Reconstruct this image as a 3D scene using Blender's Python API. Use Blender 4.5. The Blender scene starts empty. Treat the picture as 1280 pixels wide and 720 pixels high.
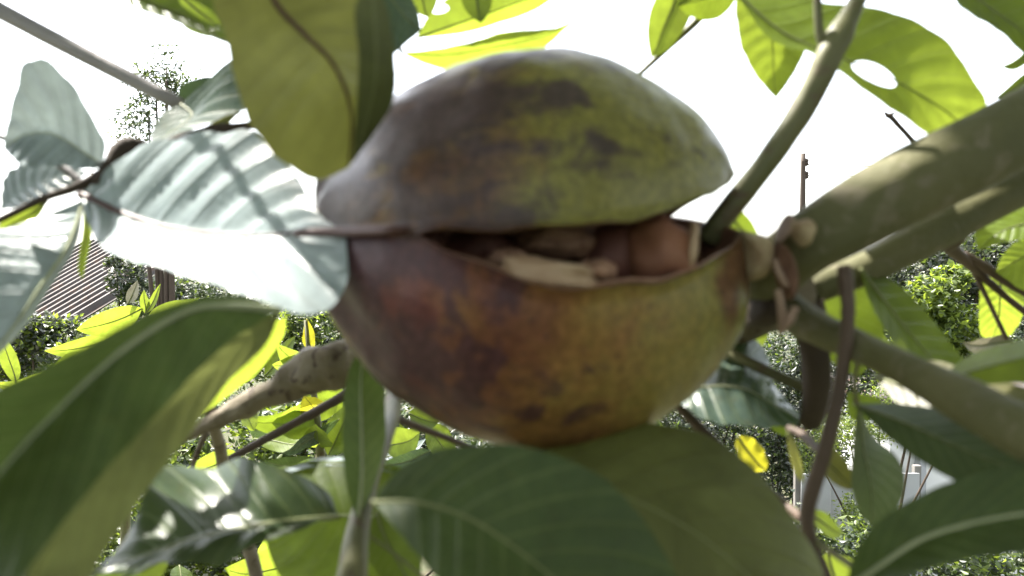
import bpy, math, random
import numpy as np
from mathutils import Vector, Matrix, noise

random.seed(7); np.random.seed(7)
sc = bpy.context.scene
col = sc.collection
R = math.radians

# ------------------------------------------------------------------ camera
HFOV, PITCH, CAM_Z = 60.0, -2.0, 1.5
cd = bpy.data.cameras.new('camera'); cam = bpy.data.objects.new('camera', cd); col.objects.link(cam)
cam.location = (0, 0, CAM_Z); cam.rotation_euler = (R(90 + PITCH), 0, 0)
cd.sensor_width = 36; cd.angle = R(HFOV); cd.clip_start = 0.01; cd.clip_end = 3000
cd.dof.use_dof = True; cd.dof.focus_distance = 3.0; cd.dof.aperture_fstop = 19.0
sc.camera = cam

# ------------------------------------------------------------------ light
SUN_EL, SUN_AZ = 58.0, -48.0            # azimuth measured from +Y towards +X
w = bpy.data.worlds.new('World'); sc.world = w; w.use_nodes = True
wn = w.node_tree; wn.nodes.clear()
sky = wn.nodes.new('ShaderNodeTexSky'); sky.sky_type = 'NISHITA'; sky.sun_disc = False
sky.sun_elevation = R(SUN_EL); sky.sun_rotation = R(SUN_AZ); sky.dust_density = 2.0; sky.air_density = 1.0; sky.ozone_density = 1.0
hs = wn.nodes.new('ShaderNodeHueSaturation'); hs.inputs['Saturation'].default_value = 0.35
bg = wn.nodes.new('ShaderNodeBackground'); bg.inputs['Strength'].default_value = 0.15
wo = wn.nodes.new('ShaderNodeOutputWorld')
wn.links.new(sky.outputs[0], hs.inputs['Color']); wn.links.new(hs.outputs[0], bg.inputs['Color']); wn.links.new(bg.outputs[0], wo.inputs['Surface'])
sl = bpy.data.lights.new('sun', 'SUN'); sl.energy = 4.5; sl.angle = R(0.6); sl.color = (1.0, 0.95, 0.86)
so = bpy.data.objects.new('sun', sl); col.objects.link(so)
sd = Vector((math.sin(R(SUN_AZ)) * math.cos(R(SUN_EL)), math.cos(R(SUN_AZ)) * math.cos(R(SUN_EL)), math.sin(R(SUN_EL))))
so.rotation_euler = sd.to_track_quat('Z', 'Y').to_euler(); so.location = sd * 50
vs = sc.view_settings; vs.view_transform = 'Standard'; vs.look = 'None'; vs.exposure = 2.3; vs.gamma = 1.0; vs.use_curve_mapping = False
sc.render.engine = 'CYCLES'; sc.cycles.use_denoising = True
sc.cycles.max_bounces = 10; sc.cycles.transmission_bounces = 8; sc.cycles.transparent_max_bounces = 8

# ------------------------------------------------------------------ helpers
F = 640 / math.tan(R(HFOV / 2))
CF = Vector((0, math.cos(R(PITCH)), math.sin(R(PITCH)))); CR = Vector((1, 0, 0)); CU = CR.cross(CF)
CO = Vector((0, 0, CAM_Z))

def P(x, y, d):
    """place in the world that lies d metres ahead, at the given point of the 1280x720 frame"""
    return CO + CF * d + CR * ((x - 640) / F * d) + CU * ((360 - y) / F * d)

def cat(pts, n, even=False):
    """Catmull-Rom resample by chord length"""
    pts = [np.array(p, float) for p in pts]
    if len(pts) == 2: pts = [pts[0], (pts[0] + pts[1]) / 2, pts[1]]
    ext = [2 * pts[0] - pts[1]] + pts + [2 * pts[-1] - pts[-2]]
    ts = [0.0]
    for a, b in zip(pts[:-1], pts[1:]): ts.append(ts[-1] + max(np.linalg.norm((b - a)[:3]), 1e-9) ** 0.9 if not even else ts[-1] + 1.0)
    T = ts[-1]; out = []
    for i in range(n):
        t = T * i / (n - 1); k = 0
        while k < len(pts) - 2 and t > ts[k + 1]: k += 1
        s = (t - ts[k]) / (ts[k + 1] - ts[k]); s = min(max(s, 0), 1)
        p0, p1, p2, p3 = ext[k], ext[k + 1], ext[k + 2], ext[k + 3]
        out.append(0.5 * ((2 * p1) + (-p0 + p2) * s + (2 * p0 - 5 * p1 + 4 * p2 - p3) * s * s + (-p0 + 3 * p1 - 3 * p2 + p3) * s ** 3))
    return np.array(out)

def mesh_obj(name, verts, faces, mat, parent=None, uv=None, smooth=True, loc=None):
    me = bpy.data.meshes.new(name)
    V = [tuple(v) for v in verts]
    me.from_pydata(V, [], faces)
    if uv is not None:
        l = me.uv_layers.new(name='UVMap')
        for lp in me.loops: l.data[lp.index].uv = uv[lp.vertex_index]
    if smooth: me.polygons.foreach_set('use_smooth', [True] * len(me.polygons))
    for m in (mat if isinstance(mat, (list, tuple)) else [mat]): me.materials.append(m)
    me.update()
    o = bpy.data.objects.new(name, me); col.objects.link(o)
    if parent is not None:
        o.parent = parent
        o.matrix_parent_inverse = Matrix.Translation(parent.location).inverted() if parent.type == 'EMPTY' else Matrix()
    return o

def tag(o, label=None, cat_=None, group=None, kind=None):
    if label: o['label'] = label
    if cat_: o['category'] = cat_
    if group: o['group'] = group
    if kind: o['kind'] = kind
    return o

def thing(name, loc, label, cat_, group=None):
    o = bpy.data.objects.new(name, None); col.objects.link(o); o.location = loc; o.empty_display_size = 0.05
    return tag(o, label, cat_, group)

# ------------------------------------------------------------------ materials
def newmat(name):
    m = bpy.data.materials.new(name); m.use_nodes = True; nt = m.node_tree; nt.nodes.clear()
    out = nt.nodes.new('ShaderNodeOutputMaterial')
    return m, nt, out

def N(nt, t, **k):
    n = nt.nodes.new(t)
    for a, b in k.items(): setattr(n, a, b)
    return n

def ramp(nt, fac, stops, interp='LINEAR'):
    r = N(nt, 'ShaderNodeValToRGB'); r.color_ramp.interpolation = interp
    e = r.color_ramp.elements
    while len(e) < len(stops): e.new(0.5)
    for el, (p, c) in zip(e, stops): el.position = p; el.color = (*c, 1) if len(c) == 3 else c
    nt.links.new(fac, r.inputs['Fac']); return r.outputs['Color']

def noise_fac(nt, scale, detail=4, rough=0.55, vec=None, dist=0.0):
    n = N(nt, 'ShaderNodeTexNoise'); n.inputs['Scale'].default_value = scale; n.inputs['Detail'].default_value = detail
    n.inputs['Roughness'].default_value = rough; n.inputs['Distortion'].default_value = dist
    if vec is None:
        tc = N(nt, 'ShaderNodeTexCoord'); vec = tc.outputs['Object']
    nt.links.new(vec, n.inputs['Vector']); return n.outputs['Fac']

def mixc(nt, fac, a, b, mode='MIX'):
    m = N(nt, 'ShaderNodeMix', data_type='RGBA', blend_type=mode)
    for sock, v in ((m.inputs['Factor'], fac), (m.inputs[6], a), (m.inputs[7], b)):
        if hasattr(v, 'links'): nt.links.new(v, sock)
        elif isinstance(v, (int, float)): sock.default_value = v
        else: sock.default_value = (*v, 1)
    return m.outputs[2]

def math_n(nt, op, a, b=0.0, c=None):
    m = N(nt, 'ShaderNodeMath', operation=op)
    for s, v in zip(m.inputs, (a, b, c)):
        if v is None: continue
        if hasattr(v, 'links'): nt.links.new(v, s)
        else: s.default_value = v
    return m.outputs[0]

def leaf_mat(name, c1, c2, tr, trw=0.45, rough=0.38, vein=(0.2, 0.24, 0.1), veinamt=0.5, spec=0.5, nv=11, spots=0.25):
    """leaf blade: pigment varies, side veins from the blade's own uv, light passes through it"""
    m, nt, out = newmat(name)
    uvn = N(nt, 'ShaderNodeUVMap'); sep = N(nt, 'ShaderNodeSeparateXYZ'); nt.links.new(uvn.outputs[0], sep.inputs[0])
    u, v = sep.outputs[0], sep.outputs[1]
    av = math_n(nt, 'ABSOLUTE', v)
    ph = math_n(nt, 'MULTIPLY', math_n(nt, 'SUBTRACT', u, math_n(nt, 'MULTIPLY', av, 0.16)), nv)
    ph = math_n(nt, 'FRACT', ph); ph = math_n(nt, 'ABSOLUTE', math_n(nt, 'SUBTRACT', ph, 0.5))
    vl = ramp(nt, ph, [(0.0, (0, 0, 0)), (0.39, (0, 0, 0)), (0.5, (1, 1, 1))])
    c = mixc(nt, noise_fac(nt, 38, 5), c1, c2)
    sp = ramp(nt, noise_fac(nt, 240, 3), [(0.0, (0, 0, 0)), (0.62, (0, 0, 0)), (0.75, (1, 1, 1))])
    c = mixc(nt, math_n(nt, 'MULTIPLY', sp, spots), c, (0.09, 0.06, 0.02))
    c = mixc(nt, math_n(nt, 'MULTIPLY', vl, veinamt), c, vein)
    tco = N(nt, 'ShaderNodeTexCoord'); vo = N(nt, 'ShaderNodeTexVoronoi', feature='DISTANCE_TO_EDGE'); vo.inputs['Scale'].default_value = 260; nt.links.new(tco.outputs['Object'], vo.inputs['Vector'])
    net = ramp(nt, vo.outputs['Distance'], [(0.0, (1, 1, 1)), (0.07, (0, 0, 0))])
    c = mixc(nt, math_n(nt, 'MULTIPLY', net, veinamt * .35), c, vein)
    blot = ramp(nt, noise_fac(nt, 55, 5, .65, None, .5), [(.35, (.78, .78, .78)), (.68, (1.2, 1.2, 1.2))]); c = mixc(nt, 1.0, c, blot, 'MULTIPLY')
    b = N(nt, 'ShaderNodeBsdfPrincipled'); nt.links.new(c, b.inputs['Base Color'])
    r = math_n(nt, 'ADD', math_n(nt, 'MULTIPLY', noise_fac(nt, 90, 3), 0.25), rough - 0.12); nt.links.new(r, b.inputs['Roughness'])
    b.inputs['Specular IOR Level'].default_value = spec
    bp = N(nt, 'ShaderNodeBump'); bp.inputs['Strength'].default_value = 0.35; bp.inputs['Distance'].default_value = 0.0006
    h = math_n(nt, 'ADD', math_n(nt, 'MULTIPLY', noise_fac(nt, 420, 4), 0.5), vl); nt.links.new(h, bp.inputs['Height']); nt.links.new(bp.outputs[0], b.inputs['Normal'])
    t = N(nt, 'ShaderNodeBsdfTranslucent')
    tc = mixc(nt, noise_fac(nt, 30, 4), tr, tuple(x * 0.72 for x in tr)); tc = mixc(nt, math_n(nt, 'MULTIPLY', vl, 0.45), tc, tuple(x * 0.55 for x in tr))
    tc = mixc(nt, math_n(nt, 'MULTIPLY', net, .25), tc, tuple(x * 0.5 for x in tr)); tc = mixc(nt, 1.0, tc, blot, 'MULTIPLY')
    nt.links.new(tc, t.inputs['Color'])
    ms = N(nt, 'ShaderNodeMixShader'); ms.inputs[0].default_value = trw
    nt.links.new(b.outputs[0], ms.inputs[1]); nt.links.new(t.outputs[0], ms.inputs[2]); nt.links.new(ms.outputs[0], out.inputs['Surface'])
    return m

def simple_mat(name, c1, c2, scale=40, rough=0.7, bump=0.3, bscale=None, spec=0.4, dist=0.001, c3=None, detail=5):
    m, nt, out = newmat(name)
    c = mixc(nt, ramp(nt, noise_fac(nt, scale, detail), [(0.3, (0, 0, 0)), (0.7, (1, 1, 1))]), c1, c2)
    if c3 is not None:
        c = mixc(nt, ramp(nt, noise_fac(nt, scale * 2.7, 4, dist=0.6), [(0.55, (0, 0, 0)), (0.66, (1, 1, 1))]), c, c3)
    b = N(nt, 'ShaderNodeBsdfPrincipled'); nt.links.new(c, b.inputs['Base Color']); b.inputs['Roughness'].default_value = rough
    b.inputs['Specular IOR Level'].default_value = spec
    if bump:
        bp = N(nt, 'ShaderNodeBump'); bp.inputs['Strength'].default_value = bump; bp.inputs['Distance'].default_value = dist
        nt.links.new(noise_fac(nt, bscale or scale * 4, 5), bp.inputs['Height']); nt.links.new(bp.outputs[0], b.inputs['Normal'])
    nt.links.new(b.outputs[0], out.inputs['Surface']); return m

M = {}
M['green'] = leaf_mat('leaf_green', (0.045, 0.075, 0.018), (0.07, 0.105, 0.025), (0.20, 0.27, 0.02), 0.42)
M['dark'] = leaf_mat('leaf_dark_green', (0.036, 0.060, 0.026), (0.050, 0.078, 0.032), (0.10, 0.145, 0.03), 0.42, rough=0.45, spec=0.3)
M['olive_deep'] = leaf_mat('leaf_olive_deep', (0.085, 0.098, 0.045), (0.105, 0.116, 0.052), (0.17, 0.19, 0.055), 0.42, rough=0.5, spec=0.25, vein=(0.1, 0.09, 0.04), veinamt=0.25)
M['olive'] = leaf_mat('leaf_olive', (0.105, 0.105, 0.045), (0.125, 0.12, 0.05), (0.27, 0.275, 0.05), 0.45, vein=(0.13, 0.12, 0.05), veinamt=0.3)
M['young'] = leaf_mat('leaf_young', (0.10, 0.15, 0.02), (0.13, 0.19, 0.03), (0.38, 0.48, 0.045), 0.5, rough=0.42, veinamt=0.35)
M['pale'] = leaf_mat('leaf_pale_underside', (0.27, 0.33, 0.34), (0.34, 0.40, 0.41), (0.22, 0.26, 0.24), 0.25, rough=0.30, vein=(0.30, 0.34, 0.33), veinamt=0.4, nv=9, spots=0.1)
M['teal'] = leaf_mat('leaf_blue_green', (0.045, 0.075, 0.06), (0.075, 0.105, 0.09), (0.08, 0.13, 0.03), 0.25, rough=0.28, veinamt=0.35)
M['glossy'] = leaf_mat('leaf_glossy', (0.026, 0.046, 0.02), (0.04, 0.062, 0.028), (0.08, 0.11, 0.02), 0.3, rough=0.33, spec=0.35, veinamt=0.3)
M['dry'] = leaf_mat('leaf_dry', (0.30, 0.28, 0.24), (0.42, 0.40, 0.36), (0.2, 0.18, 0.12), 0.2, rough=0.6)
M['yellow'] = leaf_mat('leaf_yellow', (0.30, 0.26, 0.02), (0.36, 0.34, 0.03), (0.6, 0.55, 0.03), 0.5)
M['rib'] = simple_mat('midrib_green', (0.13, 0.15, 0.05), (0.18, 0.19, 0.08), 60, 0.5, 0.1)
M['rib_red'] = simple_mat('midrib_red_brown', (0.07, 0.022, 0.016), (0.05, 0.02, 0.016), 60, 0.5, 0.1)
M['rib_pale'] = simple_mat('midrib_pale', (0.28, 0.31, 0.18), (0.36, 0.38, 0.24), 60, 0.45, 0.1)
M['bark'] = simple_mat('bark_green_grey', (0.085, 0.085, 0.034), (0.125, 0.118, 0.05), 55, 0.75, 0.9, 160, c3=(0.16, 0.14, 0.085))
M['bark_dark'] = simple_mat('bark_dark', (0.038, 0.026, 0.018), (0.065, 0.045, 0.03), 70, 0.8, 0.7, 200)
M['bark_brown'] = simple_mat('bark_brown', (0.11, 0.085, 0.05), (0.19, 0.16, 0.11), 70, 0.75, 0.8, 220, c3=(0.05, 0.03, 0.02))
M['twig_grey'] = simple_mat('twig_grey', (0.22, 0.205, 0.21), (0.29, 0.27, 0.27), 60, 0.65, 0.4, 240)
M['twig_green'] = simple_mat('twig_green', (0.10, 0.105, 0.04), (0.14, 0.135, 0.06), 60, 0.55, 0.3, 240, c3=(0.11, 0.08, 0.045))
M['twig_brown'] = simple_mat('twig_brown', (0.06, 0.04, 0.028), (0.10, 0.065, 0.045), 60, 0.65, 0.4, 240)
M['cutwood'] = simple_mat('cut_wood', (0.42, 0.34, 0.20), (0.24, 0.16, 0.09), 160, 0.8, 0.4, 300)
M['flap'] = simple_mat('inner_bark', (0.19, 0.10, 0.06), (0.10, 0.05, 0.035), 160, 0.8, 0.5, 300)
M['fibre'] = simple_mat('bark_fibre', (0.30, 0.21, 0.15), (0.22, 0.14, 0.10), 200, 0.8, 0.4, 300)

# ------------------------------------------------------------------ builders for plant parts
def tube(name, pts, mat, parent, sides=14, seg=None, rough=0.0, knots=(), label=None, world=False, cap=True):
    """tapered limb; pts are (x, y, depth, radius in frame pixels at that depth)"""
    if world: ctrl = [list(p) for p in pts]
    else: ctrl = [[*P(x, y, d), r * d / F] for x, y, d, r in pts]
    n = seg or max(8, 6 * (len(pts) - 1))
    c = cat(ctrl, n); verts = []; faces = []
    up = Vector((0.13, 0.31, 0.94))
    for i in range(n):
        a = Vector(c[max(i - 1, 0)][:3]); b = Vector(c[min(i + 1, n - 1)][:3]); t = (b - a).normalized()
        s = t.cross(up)
        if s.length < 0.1: s = t.cross(Vector((1, 0, 0)))
        s.normalize(); q = s.cross(t); r = max(c[i][3], 1e-5)
        for (k, amp, wd) in knots: r *= 1 + amp * math.exp(-((i / (n - 1) - k) / wd) ** 2)
        for j in range(sides):
            an = 2 * math.pi * j / sides
            rr = r * (1 + rough * noise.noise(Vector((math.cos(an) * 1.3, math.sin(an) * 1.3, i * 0.33 + len(name)))))
            verts.append(Vector(c[i][:3]) + (s * math.cos(an) + q * math.sin(an)) * rr)
    for i in range(n - 1):
        for j in range(sides):
            faces.append((i * sides + j, i * sides + (j + 1) % sides, (i + 1) * sides + (j + 1) % sides, (i + 1) * sides + j))
    if cap:
        faces.append(tuple(range(sides))[::-1]); faces.append(tuple((n - 1) * sides + j for j in range(sides)))
    o = mesh_obj(name, verts, faces, mat, parent)
    if label: o['label'] = label
    return o

def leaf(parent, mid, left, right, mat, rib='rib', ribpx=4.0, nt=40, ns=9, ripple=0.0, nv=9, cup=0.0, hole=None, label=None, name='leaf', wav=0.0, petiole=None):
    """blade lofted between its two margins over the midrib; every point is (x, y, depth)"""
    m = cat([P(*p) for p in mid], nt); l = cat([P(*p) for p in left], nt); r = cat([P(*p) for p in right], nt)
    seedv = random.random() * 50
    verts = []; uv = []; faces = []
    W = 2 * ns + 1
    width = np.mean([np.linalg.norm(a - b) for a, b in zip(l, r)])
    for i in range(nt):
        tg = Vector(m[min(i + 1, nt - 1)] - m[max(i - 1, 0)]); ac = Vector(l[i] - r[i])
        nrm = tg.cross(ac)
        if nrm.length > 1e-12: nrm.normalize()
        if nrm.dot(CF) > 0: nrm = -nrm
        taper = math.sin(math.pi * min(max(i / (nt - 1), 0.0), 1.0)) ** 0.6
        for k in range(-ns, ns + 1):
            s = abs(k) / ns; e = l[i] if k < 0 else r[i]
            p = Vector(m[i]) + Vector(e - m[i]) * s
            t = i / (nt - 1)
            ph = (t - 0.16 * s) * nv * math.pi
            d = ripple * (abs(math.sin(ph)) - 0.6) * min(1, s * 3) * (1 - 0.5 * s) * taper
            d += cup * width * (4 * s * (1 - s)) * 0.25 * taper
            d += wav * width * s * s * taper * noise.noise(Vector((t * 5, k / ns * 0.8, seedv)))
            # margins are never quite smooth
            p = p + nrm * d + Vector(e - m[i]) * (s ** 3 * 0.035 * noise.noise(Vector((t * 11, 3.0 + (k > 0), seedv))))
            verts.append(p); uv.append((t, k / ns))
    for i in range(nt - 1):
        for k in range(W - 1):
            a = i * W + k
            faces.append((a, a + 1, a + W + 1, a + W))
    if hole is not None:
        hx, hy, ha, hb, hang = hole; ca, sa = math.cos(R(hang)), math.sin(R(hang))
        def proj(p):
            q = p - CO; d = q.dot(CF); return 640 + q.dot(CR) / d * F, 360 - q.dot(CU) / d * F, d
        def inside(p):
            x, y, d = proj(p); x -= hx; y -= hy; X = (x * ca + y * sa) / ha; Y = (-x * sa + y * ca) / hb
            return math.hypot(X, Y), X, Y, d
        rr = [inside(v) for v in verts]
        keep = [f for f in faces if sum(rr[v][0] < 1 for v in f) < 3]
        used = set(v for f in keep for v in f)
        gone = set(v for f in faces if sum(rr[v][0] < 1 for v in f) >= 3 for v in f)
        for v in used & gone:
            q, X, Y, d = rr[v]; g = 1 + 0.05 * math.sin(3 * math.atan2(Y, X)); X, Y = X / q * ha * g, Y / q * hb * g
            verts[v] = P(hx + X * ca - Y * sa, hy + X * sa + Y * ca, d)
        faces = keep
    o = mesh_obj(name, verts, faces, M[mat], parent, uv=uv)
    if label: o['label'] = label
    if rib:
        c = []
        for i in range(0, nt, 2):
            t = i / (nt - 1); p = Vector(m[i]); d = (p - CO).dot(CF)
            c.append((*(p), ribpx * 0.5 * d / F * (1.05 - 0.75 * t)))
        tube('midrib', c, M[rib], o, sides=8, seg=nt, world=True)
    if petiole:
        tube('petiole', [(*mid[0], petiole[0][3])] + list(petiole), M[petiole_mat(mat)], o, sides=8)
    return o

def petiole_mat(mat): return 'twig_green'

def sleaf(parent, base, tip, wpx, mat, tilt=0.0, sag=0.08, fold=0.15, belly=0.45, **k):
    """plain elliptic blade from base to tip; wpx full width, tilt turns it about its own midrib, fold lifts the margins"""
    a, b = P(*base), P(*tip); ax = b - a; L = ax.length; t = ax.normalized()
    view = ((a + b) / 2 - CO).normalized(); s = t.cross(view).normalized(); n = s.cross(t)
    s2 = s * math.cos(tilt) + n * math.sin(tilt); n2 = n * math.cos(tilt) - s * math.sin(tilt)
    dm = (base[2] + tip[2]) / 2; hw = wpx * dm / F / 2
    nt_ = k.pop('nt', 22); mid = []; lf = []; rt = []
    sd_ = random.random() * 40
    for i in range(9):
        u = i / 8; p = a + ax * u + Vector((0, 0, -1)) * L * sag * 4 * u * (1 - u) * (u + 0.3) + s * L * 0.05 * noise.noise(Vector((u * 2, sd_, 0)))
        f = (math.sin(math.pi * u ** (math.log(0.5) / math.log(belly)))) ** 0.8 if 0 < u < 1 else 0.0
        mid.append(p); lf.append(p + (s2 * 1 - n2 * fold) * hw * f); rt.append(p + (-s2 - n2 * fold) * hw * f)
    def back(p): q = p - CO; d = q.dot(CF); return (640 + q.dot(CR) / d * F, 360 - q.dot(CU) / d * F, d)
    return leaf(parent, [back(p) for p in mid], [back(p) for p in lf], [back(p) for p in rt], mat, nt=nt_, ns=k.pop('ns', 5), **k)

# ------------------------------------------------------------------ ground
def gz(x, y):
    s = min(max((y - 0.3) / 14, 0), 1); s = s * s * (3 - 2 * s)
    return -4.6 * s + 0.25 * noise.noise(Vector((x * 0.2, y * 0.2, 0))) * min(1, max(0, y) / 4)
gv = []; gf = []
ys = [-400, -40, -8, -3, -1, 0, .5, 1, 1.5, 2, 2.5, 3, 3.5, 4, 5, 6, 7, 8, 9, 10, 12, 14, 17, 20, 25, 30, 40, 60, 100, 200, 500, 1500]
xs = [-1500, -500, -150, -60, -30, -20, -15, -10, -8, -6, -4, -3, -2, -1, 0, 1, 2, 3, 4, 6, 8, 10, 15, 20, 30, 60, 150, 500, 1500]
for y in ys:
    for x in xs: gv.append((x, y, gz(x, y)))
for i in range(len(ys) - 1):
    for j in range(len(xs) - 1):
        a = i * len(xs) + j; gf.append((a, a + 1, a + len(xs) + 1, a + len(xs)))
M['ground'] = simple_mat('ground_soil_grass', (0.04, 0.055, 0.018), (0.075, 0.06, 0.035), 1.2, 0.95, 0.8, 25, dist=0.05, c3=(0.03, 0.05, 0.014))
tag(mesh_obj('ground', gv, gf, M['ground']), kind='structure')

# ------------------------------------------------------------------ far buildings
M['roof_metal'] = simple_mat('roof_weathered_metal', (0.045, 0.036, 0.032), (0.10, 0.085, 0.075), 1.5, 0.65, 0.2, 30, c3=(0.12, 0.08, 0.06))
M['plaster'] = simple_mat('white_plaster', (0.62, 0.62, 0.61), (0.72, 0.72, 0.71), 1.5, 0.85, 0.2, 40)
M['grey_panel'] = simple_mat('grey_sheet', (0.30, 0.31, 0.33), (0.38, 0.39, 0.41), 2, 0.5, 0.1, 30)
M['dark_gap'] = simple_mat('dark_window', (0.02, 0.022, 0.025), (0.03, 0.03, 0.03), 2, 0.2, 0.0)
M['post'] = simple_mat('concrete_post', (0.16, 0.15, 0.14), (0.22, 0.21, 0.2), 6, 0.85, 0.3, 60)

def box(name, c, s, mat, parent, rz=0.0):
    v = []; f = [(0, 1, 3, 2), (4, 6, 7, 5), (0, 4, 5, 1), (2, 3, 7, 6), (0, 2, 6, 4), (1, 5, 7, 3)]
    m = Matrix.Rotation(rz, 3, 'Z')
    for x in (-.5, .5):
        for y in (-.5, .5):
            for z in (-.5, .5): v.append(Vector(c) + m @ Vector((x * s[0], y * s[1], z * s[2])))
    return mesh_obj(name, v, f, mat, parent, smooth=False)

# left: low house whose ribbed metal roof shows between the leaves
hc = P(60, 372, 20.0)
house = thing('house', (hc.x, hc.y, gz(hc.x, hc.y)), 'far house with dark ribbed metal roof between the grey leaves at left', 'house')
def ribbed_roof(name, center, along, up, la, lu, nrib, amp, mat, parent):
    """sheet with raised ribs running along 'along'; ribs repeat across 'up'"""
    along = along.normalized(); nrm = along.cross(up).normalized()
    if nrm.z < 0: nrm = -nrm
    up = (nrm.cross(along)).normalized()
    prof = [(0.0, 0), (0.34, 0), (0.44, 1), (0.64, 1), (0.74, 0)]
    v = []; f = []
    rows = [((k + a) / nrib, h) for k in range(nrib) for a, h in prof] + [(1.0, 0)]
    for t, h in rows:
        for e in (-.5, .5): v.append(center + along * la * e + up * lu * (t - .5) + nrm * amp * h)
    for i in range(len(rows) - 1): f.append((2 * i, 2 * i + 1, 2 * i + 3, 2 * i + 2))
    n = len(v)
    for t, h in rows:
        for e in (-.5, .5): v.append(center + along * la * e + up * lu * (t - .5) + nrm * (amp * h - 0.03))
    for i in range(len(rows) - 1): f.append((n + 2 * i, n + 2 * i + 2, n + 2 * i + 3, n + 2 * i + 1))
    return mesh_obj(name, v, f, mat, parent, smooth=False)
al = (P(150, 330, 20.6) - P(50, 388, 19.4)); upv = P(60, 330, 23.0) - P(80, 410, 18.0)
ribbed_roof('roof', hc, al, upv, 4.6, 5.6, 17, 0.13, M['roof_metal'], house)
box('wall', (hc.x - 0.5, hc.y + 0.3, (hc.z - 1.6 + house.location.z) / 2), (2.6, 4.2, hc.z - 1.6 - house.location.z), M['plaster'], house, 0.35)

# right: white outbuilding low on the slope, with grey sheet panels beside it
bc = P(1128, 582, 9.0)
shed = thing('outbuilding', (bc.x, bc.y, gz(bc.x, bc.y)), 'white plastered outbuilding seen between leaves low at the right', 'building')
zt = P(1128, 505, 9.0).z; zb = gz(bc.x, bc.y) - 0.3
x0, x1 = P(1112, 580, 9).x, P(1180, 580, 9).x
box('wall', ((x0 + x1) / 2 + 0.9, bc.y + 1.0, (zt + zb) / 2), (x1 - x0 + 1.8, 2.0, zt - zb), M['plaster'], shed)
box('corner_pillar', (P(1146, 580, 9).x, bc.y - 0.08, (zt + zb) / 2), (0.06, 0.13, zt - zb), M['grey_panel'], shed)
box('roof', ((x0 + x1) / 2 + 0.9, bc.y + 1.0, zt + 0.05), (x1 - x0 + 2.2, 2.4, 0.08), M['roof_metal'], shed)
fc = P(1050, 610, 8.0)
fen = thing('sheet_fence', (fc.x, fc.y, gz(fc.x, fc.y)), 'grey sheet fence below the hanging leaf at lower right', 'fence')
zt2 = P(1050, 592, 8).z; zb2 = gz(fc.x, fc.y) - 0.2
for k in range(4):
    box('panel', (fc.x - 0.22 + k * 0.27, fc.y + 0.02 * (k % 2), (zt2 + zb2) / 2), (0.262, 0.02, zt2 - zb2), M['grey_panel'], fen)
for k in range(3):
    box('post', (fc.x - 0.36 + k * 0.54, fc.y + 0.07, (zt2 + zb2) / 2 + 0.03), (0.06, 0.06, zt2 - zb2 + 0.06), M['post'], fen)

# utility pole with its wires
pb = P(1002, 330, 40.0)
pole = thing('utility_pole', (pb.x, pb.y, gz(pb.x, pb.y)), 'thin dark utility pole standing against the white sky', 'pole')
pt = P(1004, 192, 40.0)
tube('shaft', [(pb.x, pb.y, gz(pb.x, pb.y) - .3, 0.15), (pb.x + .02, pb.y, (pt.z + pb.z) / 2, 0.13), (pt.x, pt.y, pt.z, 0.10)], M['bark_dark'], pole, sides=10, world=True)
for yy in (203, 219):
    q = P(1006, yy, 40.0)
    tube('insulator', [(q.x, q.y, q.z - .16, .05), (q.x + .05, q.y, q.z - .07, .13), (q.x + .05, q.y, q.z, .09), (q.x + .05, q.y, q.z + .07, .13), (q.x, q.y, q.z + .16, .05)], M['bark_dark'], pole, sides=10, world=True)
box('bracket', P(1004, 212, 39.9), (0.16, 0.12, 0.75), M['bark_dark'], pole)
for yy, sg, lb in ((206, .1, 'upper thin power line running right from the utility pole'), (219, .1, 'lower thin power line running right from the utility pole')):
    a = P(1007, yy, 40); b = a + Vector((30, 6, 0.3))
    o = tube('power_line', [(*(a + (b - a) * t + Vector((0, 0, -1.2 * 4 * t * (1 - t) * sg))), 0.017) for t in (0, .2, .4, .6, .8, 1)], M['bark_dark'], None, sides=5, world=True)
    tag(o, lb, 'cable', 'power lines at the pole')

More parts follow.
